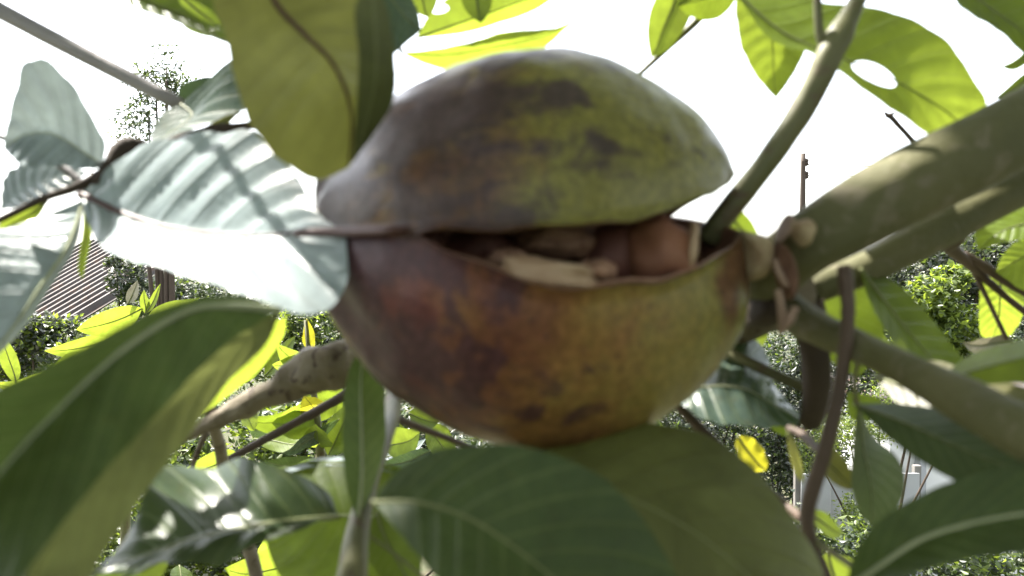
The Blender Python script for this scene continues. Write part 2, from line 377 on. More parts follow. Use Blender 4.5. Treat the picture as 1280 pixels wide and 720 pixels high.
# ------------------------------------------------------------------ trees and shrubs behind
SUN_GAPS = [(175, 318, .205, .018), (230, 330, .195, .02), (290, 345, .188, .018), (350, 362, .18, .010), (60, 198, .23, .013), (125, 275, .225, .013), (20, 300, .225, .010), (1188, 75, .25, .010), (1212, 112, .25, .010), (280, 600, .23, .012), (345, 590, .235, .01),
        (300, 500, .35, .02), (380, 440, .35, .015), (560, 60, .28, .025), (650, 40, .28, .025), (560, 20, .3, .02), (830, 20, .3, .02), (960, 60, .268, .02), (1240, 450, .2, .012), (1260, 290, .33, .024), (1250, 380, .39, .024), (900, 520, .24, .014), (945, 560, .33, .02), (330, 470, .3, .02), (1072, 530, .213, .01)]  # spots meant to be sunlit; unseen crown leaves on their sun lines are removed
def crown_mesh(name, blobs, nleaf, size, mat, parent, aspect=0.5, clump=0.5, droop=0.0, clear=False):
    """many separate bent leaves spread through clumps; blobs are (centre, radii)"""
    rng = np.random.default_rng(len(name) * 7 + nleaf + int(abs(blobs[0][0][0]) * 100))
    vol = np.array([r[0] * r[1] * r[2] for _, r in blobs]) ** 0.67; vol /= vol.sum()
    P0 = []
    for (c, r), wv in zip(blobs, vol):
        n = max(int(nleaf * wv), 8); nc = max(n // 26, 3)
        d = rng.normal(size=(nc, 3)); d /= np.linalg.norm(d, axis=1)[:, None]
        cc = d * (rng.uniform(0.25, 1, nc) ** 0.45)[:, None] * np.array(r) + np.array(c)
        p = cc[rng.integers(0, nc, n)] + rng.normal(size=(n, 3)) * np.array(r) * 0.17 * clump * 2
        P0.append(p)
    p = np.concatenate(P0)
    if clear:      # the crown stays overhead and behind: nothing hangs between the lens and the fruit
        q = p - np.array(CO); d = q @ np.array(CF); u = q @ np.array(CR); v_ = q @ np.array(CU)
        fr_ = (d > 0) & (np.abs(u) < 0.577 * d * 1.1 + size * 1.3) & (np.abs(v_) < 0.325 * d * 1.1 + size * 1.3)
        near = np.linalg.norm(q, axis=1) < 0.45
        p = p[~(fr_ | near)]
    n = len(p)
    a = rng.normal(size=(n, 3)); a[:, 2] = a[:, 2] * 0.6 - droop; a /= np.linalg.norm(a, axis=1)[:, None]
    b = np.cross(a, rng.normal(size=(n, 3)) * 0.6 + np.array([0, 0, 1.0])); b /= np.linalg.norm(b, axis=1)[:, None]
    nn = np.cross(a, b)
    L = size * rng.uniform(0.6, 1.25, n)[:, None]; W = L * aspect * 0.5
    v = np.stack([p, p + a * L * 0.5 + b * W + nn * W * 0.35, p + a * L - nn * L * 0.12, p + a * L * 0.5 - b * W + nn * W * 0.35], 1).reshape(-1, 3)
    if clear:      # openings cut in the added crown along the sun's path, to light chosen spots
        q4 = v.reshape(-1, 4, 3); smp = np.stack([q4[:, 0], q4[:, 1], q4[:, 2], q4[:, 3], q4.mean(1), (q4[:, 0] + q4[:, 1]) / 2, (q4[:, 1] + q4[:, 2]) / 2, (q4[:, 2] + q4[:, 3]) / 2, (q4[:, 3] + q4[:, 0]) / 2, q4.mean(1) * .5 + q4[:, 0] * .5, q4.mean(1) * .5 + q4[:, 2] * .5], 1)
        keep = np.ones(n, bool); sdn = np.array(sd)
        for (tx, ty, td, rad) in SUN_GAPS:
            q = smp - np.array(P(tx, ty, td)); al_ = q @ sdn
            keep &= ~((al_ > 0) & (np.linalg.norm(q - al_[..., None] * sdn, axis=2) < rad)).any(1)
        v = q4[keep].reshape(-1, 3); n = len(v) // 4
    me = bpy.data.meshes.new(name); me.vertices.add(4 * n); me.vertices.foreach_set('co', v.ravel())
    idx = np.arange(n) * 4
    tri = np.stack([idx, idx + 1, idx + 2, idx, idx + 2, idx + 3], 1).ravel()
    me.loops.add(6 * n); me.loops.foreach_set('vertex_index', tri.astype(np.int32))
    me.polygons.add(2 * n); me.polygons.foreach_set('loop_start', np.arange(2 * n, dtype=np.int32) * 3); me.polygons.foreach_set('loop_total', np.full(2 * n, 3, np.int32))
    me.update(calc_edges=True); me.validate()
    for m in (mat if isinstance(mat, list) else [mat]): me.materials.append(m)
    if isinstance(mat, list):
        mi = np.repeat((rng.random(n) ** 1.5 * len(mat)).astype(np.int32), 2); me.polygons.foreach_set('material_index', mi)
    o = bpy.data.objects.new(name, me); col.objects.link(o)
    if parent is not None: o.parent = parent; o.matrix_parent_inverse = Matrix.Translation(parent.location).inverted()
    return o

def bleaf(name, c, tr, trw=0.35, rough=0.4, spec=0.5):
    m, nt, out = newmat(name)
    cc = mixc(nt, noise_fac(nt, 1.7, 3), c, tuple(x * 0.55 for x in c))
    b = N(nt, 'ShaderNodeBsdfPrincipled'); nt.links.new(cc, b.inputs['Base Color']); b.inputs['Roughness'].default_value = rough; b.inputs['Specular IOR Level'].default_value = spec
    t = N(nt, 'ShaderNodeBsdfTranslucent'); t.inputs['Color'].default_value = (*tr, 1)
    ms = N(nt, 'ShaderNodeMixShader'); ms.inputs[0].default_value = trw
    nt.links.new(b.outputs[0], ms.inputs[1]); nt.links.new(t.outputs[0], ms.inputs[2]); nt.links.new(ms.outputs[0], out.inputs['Surface']); return m
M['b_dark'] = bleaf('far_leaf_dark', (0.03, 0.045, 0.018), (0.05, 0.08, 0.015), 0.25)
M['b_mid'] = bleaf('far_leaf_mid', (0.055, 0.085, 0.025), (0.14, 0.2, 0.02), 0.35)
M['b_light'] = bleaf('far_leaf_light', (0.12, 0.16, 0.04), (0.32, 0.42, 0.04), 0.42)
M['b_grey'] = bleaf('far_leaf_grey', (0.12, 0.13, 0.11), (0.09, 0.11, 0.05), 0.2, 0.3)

def far_tree(name, label, blobs_px, dist, nleaf, size, mats, group, aspect=0.5, trunk_x=None, cat_='tree', clump=0.5, droop=0.0):
    """blobs_px: (x, y, rx, ry) ellipses in the frame, at distance dist; the crown is as deep as it is wide"""
    blobs = []
    for k, (x, y, rx, ry) in enumerate(blobs_px):
        s = dist / F; c = P(x, y, dist + (k % 3 - 1) * rx * s * 0.4)
        blobs.append(((c.x, c.y, c.z), (rx * s, rx * s * 0.8, ry * s)))
    bx_ = P(trunk_x if trunk_x is not None else blobs_px[0][0], 360, dist); g = gz(bx_.x, bx_.y)
    t = thing(name, (bx_.x, bx_.y, g), label, cat_, group)
    top = max(blobs, key=lambda q: q[0][2])[0]
    rad = 0.010 * max(top[2] - g, 0.5)
    tube('trunk' if cat_ == 'tree' else 'stem', [(bx_.x, bx_.y, g - .1, rad), (bx_.x + (top[0] - bx_.x) * .3 + rad, bx_.y, g + (top[2] - g) * .45, rad * .7), (top[0], top[1], top[2] - .1, rad * .1)], M['bark_dark'], t, sides=9, rough=.2, world=True)
    for (c, r) in blobs[:6]:
        m0 = Vector((bx_.x, bx_.y, g + (top[2] - g) * .4)); e = Vector(c)
        if (e - m0).length > 0.3:
            tube('limb', [(*m0, rad * .5), (*((m0 + e) / 2 + Vector((0, 0, r[2] * .2))), rad * .35), (*e, rad * .12)], M['bark_dark'], t, sides=7, rough=.2, world=True)
    crown_mesh('crown' if cat_ == 'tree' else 'foliage', blobs, nleaf, size, mats, t, aspect, clump, droop)
    return t

GT = 'trees beyond the fruit tree'
far_tree('airy_tree', 'tall airy tree with sparse leaves rising behind the left leaves', [(208, 84, 30, 24), (185, 138, 34, 22), (218, 118, 30, 20), (170, 170, 28, 26), (195, 105, 30, 20), (190, 240, 60, 40)], 11, 4200, 0.075, [M['b_dark'], M['b_mid']], GT, 0.33, trunk_x=205, clump=0.8, droop=.3)
far_tree('broad_tree', 'broad grey green tree under the thick branch at right', [(1150, 335, 55, 40), (1120, 390, 60, 50), (1185, 380, 50, 60), (1230, 330, 60, 40), (1260, 300, 45, 40), (1240, 420, 60, 60)], 15, 16000, 0.12, [M['b_grey'], M['b_dark'], M['b_mid']], GT, 0.5, trunk_x=1180)
far_tree('leafy_tree', 'dense small-leaved tree just right of the fruit below the branch', [(975, 455, 45, 40), (960, 520, 60, 50), (1010, 560, 50, 60), (1045, 470, 50, 50), (940, 600, 70, 60)], 9, 16000, 0.06, [M['b_dark'], M['b_grey'], M['b_mid']], GT, 0.5)
far_tree('dark_tree', 'dark tree at the right behind the pale bush', [(1170, 420, 40, 40), (1210, 450, 60, 60), (1120, 470, 60, 50), (1070, 420, 50, 60)], 11, 9000, 0.09, [M['b_dark'], M['b_mid']], GT, 0.5)
far_tree('pale_bush', 'sunlit pale green bush among darker trees at right', [(1165, 372, 34, 26), (1195, 352, 28, 22), (1145, 398, 34, 26), (1185, 410, 40, 30), (1160, 450, 50, 40)], 9.5, 5200, 0.09, [M['b_light'], M['b_mid']], GT, 0.6, cat_='bush')
GS = 'bushes on the slope'
far_tree('roofside_bush', 'sunlit grey green bush in front of the ribbed roof', [(40, 415, 35, 25), (75, 425, 35, 25), (20, 450, 40, 30), (110, 450, 50, 30)], 13, 7000, 0.1, [M['b_grey'], M['b_mid'], M['b_light']], GS, 0.6, cat_='bush')
far_tree('roof_end_tree', 'dark tree at the right end of the ribbed roof', [(160, 350, 22, 28), (190, 375, 40, 30), (230, 380, 45, 30), (145, 330, 12, 14), (280, 390, 50, 40)], 17, 9000, 0.1, [M['b_dark'], M['b_grey'], M['b_mid']], GT, 0.5)
far_tree('ridge_tree', 'distant tree behind the ribbed roof', [(95, 330, 40, 16), (40, 335, 50, 22), (0, 340, 50, 30)], 30, 8000, 0.16, [M['b_mid'], M['b_grey']], GT, 0.5)
far_tree('slope_bush', 'bright leafy bush low on the slope at left', [(300, 560, 80, 60), (230, 640, 90, 70), (330, 680, 80, 60), (400, 520, 60, 60), (180, 700, 80, 60)], 4.0, 9000, 0.05, [M['b_light'], M['b_mid'], M['b_dark']], GS, 0.5, cat_='bush')
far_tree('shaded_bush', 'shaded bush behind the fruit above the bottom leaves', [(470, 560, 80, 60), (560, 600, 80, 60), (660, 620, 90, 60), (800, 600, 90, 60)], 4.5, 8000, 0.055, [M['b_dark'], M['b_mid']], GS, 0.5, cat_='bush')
far_tree('grassy_bush', 'light green fine-leaved bush above the white outbuilding', [(1100, 530, 50, 22), (1140, 520, 40, 20), (1060, 540, 40, 20), (1020, 570, 30, 30), (1150, 488, 60, 26), (1210, 500, 50, 30), (1090, 640, 40, 26)], 7.6, 9000, 0.04, [M['b_light'], M['b_mid']], GS, 0.4, cat_='bush')
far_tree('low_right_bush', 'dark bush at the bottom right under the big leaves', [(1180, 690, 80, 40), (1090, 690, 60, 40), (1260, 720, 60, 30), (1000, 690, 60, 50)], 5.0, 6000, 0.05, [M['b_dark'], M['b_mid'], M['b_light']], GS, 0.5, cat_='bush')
far_tree('gap_bush', 'bush filling the gap above the knobbly brown branch', [(400, 420, 50, 50), (340, 430, 50, 45), (440, 470, 50, 50), (290, 430, 60, 40)], 9, 7000, 0.08, [M['b_mid'], M['b_light'], M['b_dark']], GS, 0.5, cat_='bush')
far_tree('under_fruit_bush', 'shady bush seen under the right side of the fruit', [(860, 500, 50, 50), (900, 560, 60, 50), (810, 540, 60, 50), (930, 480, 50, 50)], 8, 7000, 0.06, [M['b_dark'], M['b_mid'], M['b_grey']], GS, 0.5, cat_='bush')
far_tree('horizon_tree', 'distant tree line piece at the far right', [(1200, 320, 40, 20), (1270, 315, 50, 25), (1100, 340, 40, 20)], 40, 6000, 0.22, [M['b_grey'], M['b_mid']], GT, 0.5)

rt_ = random.Random(3); wood = []
for k in range(20):
    x = -1000 + k * 160 + rt_.uniform(-40, 40); d = rt_.uniform(22, 42); top = 318 + rt_.uniform(0, 20); r = 75 + rt_.uniform(0, 35); q = d / F
    for (bx2, by2, br, bh) in ((x, top + 45, r, 42), (x + r * .5, top + 70, r * .8, 45), (x - r * .5, top + 75, r * .8, 45), (x, top + 115, r, 60)):
        c = P(bx2, by2, d); wood.append(((c.x, c.y, c.z), (br * q, br * q * .8, bh * q)))
tag(crown_mesh('distant_wood', wood, 52000, 0.19, [M['b_mid'], M['b_dark'], M['b_grey']], None, 0.55), 'far-off mass of trees along the horizon behind everything', 'wood', kind='stuff')

# ------------------------------------------------------------------ the fruit tree
tree = thing('fruit_tree', (0.75, 0.5, gz(0.75, 0.5)), 'fruit tree with thick branch and large leaves framing the split fruit', 'tree')
tp = Vector((0.75, 0.5, 0))
tube('trunk', [(tp.x, tp.y, gz(tp.x, tp.y) - .05, .075), (tp.x + .02, tp.y + .02, 0.9, .06), (tp.x - .03, tp.y, 1.7, .05), (tp.x, tp.y + .03, 2.6, .03)], M['bark'], tree, sides=20, rough=.12, world=True, seg=40)
tube('branch', [(2350, -480, .42, 52), (1700, -95, .30, 52), (1400, 85, .24, 50), (1280, 158, .218, 44), (1160, 220, .21, 43), (1060, 275, .21, 42), (1000, 310, .212, 38), (965, 345, .225, 36), (930, 365, .26, 32)], M['bark'], tree, sides=24, rough=.10, seg=70, knots=((.86, .12, .03), (.6, .06, .02)), label='thick green grey branch running up to the right')
tube('branch', [(1900, -80, .36, 32), (1500, 120, .30, 30), (1280, 232, .262, 24), (1160, 296, .25, 23), (1070, 341, .245, 20), (1000, 365, .245, 20)], M['bark'], tree, sides=18, rough=.12, seg=40, label='second branch running behind and below the thick one')
tube('branch', [(985, 350, .235, 42), (950, 378, .25, 40), (880, 400, .29, 36), (700, 420, .33, 34), (520, 440, .345, 34), (440, 455, .35, 31), (400, 460, .35, 31), (372, 472, .35, 25), (345, 488, .35, 17), (300, 510, .35, 14), (240, 541, .355, 8), (150, 585, .37, 5)], M['bark_brown'], tree, sides=20, rough=.34, seg=110, knots=((.78, .14, .012), (.72, .16, .012), (.83, .1, .01)), label='knobbly brown branch emerging left of the fruit')
tube('branch', [(965, 372, .235, 26), (1010, 405, .215, 22), (1090, 440, .195, 20), (1180, 487, .175, 26), (1280, 540, .155, 34), (1400, 600, .14, 36)], M['bark'], tree, sides=18, rough=.10, seg=40, label='blurred green brown shoot crossing the lower right corner')
tube('stem', [(1005, 380, .24, 24), (1018, 430, .24, 20), (1020, 490, .245, 17), (1012, 530, .25, 13)], M['bark_dark'], tree, sides=14, rough=.15)
tube('twig', [(1056, 335, .20, 9), (1060, 400, .195, 9), (1050, 480, .195, 9), (1032, 560, .195, 10), (1012, 625, .195, 10), (1012, 670, .195, 9), (1035, 730, .195, 9), (1060, 800, .2, 8)], M['twig_brown'], tree, sides=10, rough=.15, label='bent red brown twig hanging from the thick branch')
tube('twig', [(1034, 575, .2, 5), (1020, 560, .21, 5), (1005, 545, .22, 6), (985, 535, .225, 4)], M['twig_brown'], tree, sides=8)
tube('twig', [(1012, 670, .196, 5), (1040, 690, .19, 5), (1075, 715, .18, 5), (1100, 740, .17, 5)], M['twig_green'], tree, sides=8)
tube('twig', [(845, 505, .25, 6), (900, 560, .25, 7), (960, 615, .24, 7), (1005, 650, .225, 6), (1012, 660, .2, 5)], M['twig_brown'], tree, sides=10)
tube('twig', [(880, 425, .27, 6), (930, 450, .26, 7), (990, 478, .255, 7), (1030, 495, .25, 6)], M['twig_green'], tree, sides=10)
tube('twig', [(885, 300, .225, 15), (905, 270, .222, 15), (960, 200, .22, 15), (1010, 125, .22, 16), (1040, 62, .22, 17), (1062, 20, .225, 12), (1085, -25, .23, 9)], M['twig_green'], tree, sides=16, rough=.08, seg=40, knots=((.75, .12, .04),), label='straight green shoot rising past the open end of the fruit')
tube('twig', [(1035, 75, .221, 7), (1024, 35, .22, 6), (1021, -30, .22, 5)], M['twig_green'], tree, sides=10)
tube('twig', [(798, 94, .30, 3), (830, 64, .30, 4), (870, 27, .30, 5), (905, -12, .30, 6)], M['twig_green'], tree, sides=8)
tube('twig', [(-400, -200, .36, 14), (-40, -8, .31, 11), (60, 45, .30, 10), (150, 92, .295, 9.5), (226, 131, .29, 9)], M['twig_grey'], tree, sides=14, rough=.06, label='straight grey twig crossing the top left corner')
tube('twig', [(1110, 143, .42, 3.5), (1128, 162, .42, 3), (1150, 186, .42, 3), (1180, 215, .42, 3)], M['bark_dark'], tree, sides=7, rough=.25)
tube('twig', [(1106, 140, .42, 1.5), (1111, 145, .42, 3.2), (1118, 141, .42, 1.2)], M['bark_dark'], tree, sides=6)
tube('twig', [(1215, 250, .33, 12), (1195, 296, .34, 13), (1185, 305, .345, 10), (1218, 335, .36, 6), (1250, 365, .37, 4.5), (1300, 405, .38, 4)], M['twig_brown'], tree, sides=9, rough=.3)
tube('twig', [(1212, 328, .36, 4), (1235, 375, .37, 3), (1258, 423, .38, 3)], M['twig_brown'], tree, sides=7)
tube('twig', [(1205, 318, .355, 5), (1250, 345, .36, 7), (1300, 375, .37, 7)], M['twig_brown'], tree, sides=8, rough=.3)
tube('twig', [(2200, -900, .42, 14), (1500, -330, .34, 12), (1080, -90, .29, 10), (920, -55, .285, 8), (700, -62, .285, 7), (480, -58, .27, 6), (330, -60, .20, 6), (180, -50, .25, 5), (90, -45, .26, 4)], M['twig_green'], tree, sides=10, rough=.1, seg=50)
tube('petiole', [(503, 66, .27, 2.5), (484, 30, .272, 3), (474, -20, .272, 3), (470, -60, .27, 3)], M['twig_green'], tree, sides=8)
tube('petiole', [(1183, -28, .26, 3), (1150, -70, .27, 4), (1090, -88, .29, 5)], M['twig_green'], tree, sides=8)
# dark node and petioles at the left leaf cluster
tube('twig', [(120, 232, .235, 7), (140, 205, .24, 9), (160, 185, .245, 15), (200, 186, .25, 9), (245, 172, .255, 11), (285, 160, .26, 7), (320, 156, .265, 5), (400, 150, .28, 6), (520, 160, .30, 7)], M['bark_dark'], tree, sides=12, rough=.35, seg=50, label='dark knotted twig joining the grey leaves at left')
tube('twig', [(-20, 165, .24, 4), (40, 185, .24, 4), (85, 215, .238, 5), (108, 238, .237, 5)], M['twig_grey'], tree, sides=8, rough=.2)
tube('twig', [(-20, 285, .235, 4), (50, 250, .235, 5), (100, 232, .236, 6), (135, 212, .24, 7)], M['bark_dark'], tree, sides=8, rough=.2)
tube('twig', [(30, 195, .242, 3), (75, 190, .241, 4), (118, 205, .24, 5), (138, 206, .24, 6)], M['twig_grey'], tree, sides=8, rough=.2)
# lower middle stems
tube('stem', [(425, 790, .2, 24), (440, 720, .205, 20), (448, 660, .215, 15), (462, 600, .23, 12), (482, 540, .26, 12), (492, 500, .30, 11), (492, 450, .33, 10)], M['twig_green'], tree, sides=12, rough=.12, seg=36)
tube('twig', [(488, 520, .29, 5), (520, 533, .30, 5), (560, 548, .31, 4), (640, 580, .33, 4)], M['twig_brown'], tree, sides=8)
tube('twig', [(285, 575, .5, 5), (330, 550, .5, 5), (375, 525, .5, 6), (400, 512, .5, 6), (470, 470, .5, 7)], M['bark_dark'], tree, sides=8, rough=.3)
tube('stem', [(262, 512, .352, 8), (275, 560, .40, 8), (285, 610, .42, 8), (310, 680, .42, 8), (330, 760, .42, 9)], M['bark_brown'], tree, sides=10, rough=.2)
tube('twig', [(258, 540, .40, 4), (245, 570, .4, 3.5), (235, 600, .4, 3)], M['bark_brown'], tree, sides=8)
# torn node where the branch meets the fruit
def chip(name, pts, thick, mat, parent, seedv):
    """irregular slab from a frame outline, with real thickness"""
    n = len(pts); fr = [P(*p) for p in pts]; bk = [p + CF * thick * (0.8 + .4 * random.random()) for p in fr]
    c = sum(fr, Vector()) / n - CF * thick * .5; cb = sum(bk, Vector()) / n
    v = fr + bk + [c, cb]; f = []
    for i in range(n):
        j = (i + 1) % n; f += [(i, j, 2 * n), (n + j, n + i, 2 * n + 1), (i, n + i, n + j, j)]
    o = mesh_obj(name, v, f, mat, parent, smooth=False)
    sb = o.modifiers.new('sub', 'SUBSURF'); sb.levels = 2; sb.render_levels = 2
    return o
o = chip('torn_wood', [(921, 280, .206), (945, 290, .204), (972, 292, .203), (974, 320, .203), (970, 345, .203), (948, 354, .204), (930, 352, .206), (932, 315, .206)], .010, M['cutwood'], tree, 1); o['label'] = 'pale torn wood beside the fruit'
o = chip('torn_wood', [(992, 272, .199), (1004, 276, .198), (1014, 268, .198), (1028, 284, .197), (1018, 296, .196), (1018, 308, .196), (1002, 310, .196), (1000, 298, .197), (990, 292, .198)], .006, M['cutwood'], tree, 2)
chip('bark_flap', [(985, 268, .205), (993, 262, .204), (998, 280, .20), (985, 300, .198), (975, 306, .20), (972, 296, .204)], .005, M['fibre'], tree, 3)
chip('bark_flap', [(966, 300, .205), (985, 300, .198), (1000, 330, .194), (1004, 365, .194), (990, 385, .195), (978, 360, .197), (970, 330, .20)], .006, M['flap'], tree, 4)
for pts in ([(972, 362, .194, 5), (978, 395, .194, 6), (975, 417, .195, 3)], [(995, 384, .193, 5), (985, 402, .193, 6), (974, 418, .194, 3)], [(968, 325, .198, 4), (976, 345, .196, 5), (984, 358, .195, 3)]):
    tube('bark_fibre', pts, M['fibre'], tree, sides=7, rough=.2)
chip('bark_flap', [(930, 350, .23), (965, 345, .225), (985, 375, .22), (985, 412, .22), (950, 415, .225), (922, 408, .23)], .02, M['bark_dark'], tree, 5)

# --- leaves: near, blurred, framing the fruit
lf = lambda *a, **k: leaf(tree, *a, **k)
# big olive leaf hanging at the top
lf([(330, -40, .165), (345, 5, .163), (383, 45, .16), (413, 75, .16), (434, 118, .162), (440, 160, .165), (436, 210, .17)],
   [(330, -40, .165), (268, -10, .158), (283, 50, .156), (298, 118, .156), (324, 172, .158), (358, 207, .162), (400, 224, .167), (436, 210, .17)],
   [(330, -40, .165), (455, -40, .175), (474, 20, .175), (488, 75, .176), (490, 110, .176), (472, 145, .175), (452, 180, .173), (436, 210, .17)],
   'olive', 'rib_red', 9, ripple=.0008, cup=-.1, label='large olive leaf hanging over the top left of the fruit')
lf([(462, -30, .157), (468, 30, .157), (470, 90, .159), (460, 145, .163), (440, 205, .168)], [(462, -30, .157), (444, 10, .156), (448, 70, .157), (446, 130, .161), (440, 205, .168)], [(462, -30, .157), (484, 10, .16), (494, 70, .162), (490, 130, .166), (440, 205, .168)], 'olive_deep', 'rib', 3, label='grey green leaf blade beside the large olive leaf')
lf([(465, -30, .24), (490, 0, .24), (510, 25, .24), (527, 38, .24)], [(465, -30, .24), (500, -20, .245), (520, 8, .245), (527, 38, .24)], [(465, -30, .24), (470, 40, .235), (486, 68, .235), (510, 52, .238), (527, 38, .24)], 'teal', 'rib', 3, ripple=.0008)
lf([(500, 66, .27), (560, 68, .27), (620, 58, .272), (680, 44, .275), (705, 35, .276), (732, 14, .28)],
   [(500, 66, .27), (545, 61, .265), (590, 52, .265), (630, 40, .268), (680, 36, .272), (703, 32, .275), (732, 14, .28)],
   [(500, 66, .27), (545, 84, .275), (600, 88, .276), (660, 75, .276), (690, 52, .277), (706, 37, .277), (732, 14, .28)], 'young', 'rib', 3, ripple=.0006)
lf([(520, 48, .3), (560, 34, .3), (600, 20, .3), (650, 2, .3), (720, -25, .3)], [(520, 48, .3), (540, 15, .30), (580, -15, .3), (640, -35, .3), (720, -25, .3)], [(520, 48, .3), (575, 42, .305), (620, 30, .305), (670, 12, .305), (720, -25, .3)], 'young', 'rib', 3, hole=(550, 11, 11, 6, -10), nt=60, ns=16)
sleaf(tree, (590, -50, .29), (601, 29, .285), 42, 'green', .2)
sleaf(tree, (520, -40, .33), (535, 22, .33), 40, 'young', .3)
sleaf(tree, (858, -50, .3), (814, 72, .29), 50, 'young', .15, label='bright leaf hanging above the open end of the fruit')
sleaf(tree, (930, -30, .29), (846, 6, .28), 60, 'green', .5)
lf([(955, -40, .27), (962, 20, .27), (966, 60, .268), (967, 95, .266), (970, 123, .265)], [(955, -40, .27), (921, -10, .268), (924, 45, .266), (937, 82, .265), (955, 107, .265), (970, 123, .265)], [(955, -40, .27), (1015, -10, .276), (1010, 50, .275), (998, 82, .271), (984, 105, .268), (970, 123, .265)], 'young', 'rib', 3, ripple=.0006, label='bright pointed leaf hanging at top centre right')
lf([(915, -14, .245), (967, 33, .24), (1012, 57, .238), (1070, 80, .238), (1130, 107, .24), (1188, 143, .244), (1225, 178, .25)],
   [(915, -14, .245), (960, -12, .25), (1030, 3, .25), (1082, 8, .25), (1135, 22, .25), (1184, 52, .25), (1216, 98, .25), (1233, 130, .25), (1225, 178, .25)],
   [(915, -14, .245), (962, 48, .237), (1012, 66, .234), (1050, 90, .232), (1090, 120, .232), (1130, 147, .235), (1170, 172, .24), (1225, 178, .25)],
   'young', 'rib', 4, hole=(1093, 92, 30, 11, 26), nt=90, ns=24, ripple=.0006, label='large sunlit leaf with a hole eaten through it at top right')
lf([(1180, -30, .26), (1230, 5, .255), (1285, 45, .25), (1340, 90, .25)], [(1180, -30, .26), (1250, -40, .26), (1320, -10, .26), (1340, 90, .25)], [(1180, -30, .26), (1200, 8, .25), (1250, 40, .245), (1290, 76, .245), (1340, 90, .25)], 'green', 'rib', 4, ripple=.0006, label='leaf filling the top right corner')
sleaf(tree, (1300, 60, .35), (1252, 83, .35), 16, 'green', .6)
sleaf(tree, (1300, 85, .36), (1245, 122, .36), 22, 'green', .7)
# top left
lf([(120, -25, .26), (180, 0, .258), (235, 22, .255), (290, 56, .25)], [(120, -25, .26), (200, -40, .26), (270, -10, .258), (290, 56, .25)], [(120, -25, .26), (165, 8, .252), (215, 26, .25), (262, 46, .25), (290, 56, .25)], 'green', 'rib', 4, hole=(250, 14, 30, 8, 32), nt=60, ns=16, ripple=.0006)
sleaf(tree, (200, -30, .3), (290, 40, .3), 55, 'young', -.4)
# grey leaves of the left cluster
lf([(128, 207, .24), (100, 188, .238), (66, 168, .236), (32, 169, .234), (4, 186, .232)],
   [(128, 207, .24), (132, 178, .238), (117, 150, .236), (100, 119, .234), (82, 94, .232), (62, 76, .23), (44, 72, .229), (28, 82, .229), (20, 110, .23), (10, 150, .231), (4, 186, .232)],
   [(128, 207, .24), (112, 212, .232), (72, 207, .226), (30, 208, .224), (4, 186, .232)], 'pale', 'rib_pale', 4, ripple=.0034, nv=7, cup=.12, label='folded pale grey leaf standing up at far left')
lf([(100, 243, .235), (160, 270, .226), (220, 287, .217), (300, 295, .206), (380, 291, .196), (432, 290, .188)],
   [(100, 243, .235), (118, 226, .236), (165, 188, .236), (220, 172, .234), (300, 163, .228), (342, 184, .222), (376, 226, .212), (396, 264, .20), (432, 290, .188)],
   [(100, 243, .235), (112, 285, .222), (136, 314, .206), (190, 333, .192), (265, 354, .182), (330, 378, .175), (382, 390, .176), (418, 385, .179), (434, 345, .183), (432, 290, .188)],
   'pale', 'rib_red', 10, ripple=.0024, nv=8, cup=.1, nt=60, ns=14, label='wide pale grey leaf with glaring sunlit half reaching the fruit')
tube('petiole', [(370, 291, .194, 5), (405, 290, .1895, 6), (432, 290, .1855, 7), (460, 289, .1798, 7), (490, 288, .1745, 6), (520, 285, .174, 3)], M['rib_red'], tree, sides=10, label='red brown leaf stalk crossing the left end of the fruit')
lf([(106, 248, .235), (86, 305, .225), (52, 356, .215), (14, 412, .208), (-40, 480, .2)],
   [(106, 248, .235), (60, 268, .232), (10, 284, .225), (-60, 300, .215), (-110, 360, .205), (-40, 480, .2)],
   [(106, 248, .235), (96, 305, .23), (64, 358, .222), (24, 416, .214), (-40, 480, .2)], 'pale', 'rib_pale', 6, ripple=.0016, nv=8, label='pale grey leaf hanging at the left edge')
lf([(0, 262, .25), (30, 240, .25), (60, 225, .25), (110, 215, .25)], [(0, 262, .25), (10, 215, .255), (60, 200, .255), (110, 215, .25)], [(0, 262, .25), (35, 258, .245), (70, 245, .245), (110, 215, .25)], 'pale', None, ripple=.002)
sleaf(tree, (60, 252, .245), (-30, 300, .235), 24, 'young', .5)
sleaf(tree, (106, 255, .26), (104, 350, .27), 18, 'young', .9)
lf([(226, 130, .285), (240, 145, .28), (215, 165, .275), (188, 186, .27)], [(226, 130, .285), (205, 140, .285), (190, 165, .28), (188, 186, .27)], [(226, 130, .285), (300, 70, .28), (312, 130, .27), (240, 162, .268), (188, 186, .27)], 'teal', 'rib', 3, ripple=.0006, label='dark grey leaf at the end of the straight grey twig')
sleaf(tree, (226, 132, .29), (262, 95, .295), 34, 'teal', .2)
sleaf(tree, (300, 140, .26), (190, 186, .262), 16, 'olive', .3)
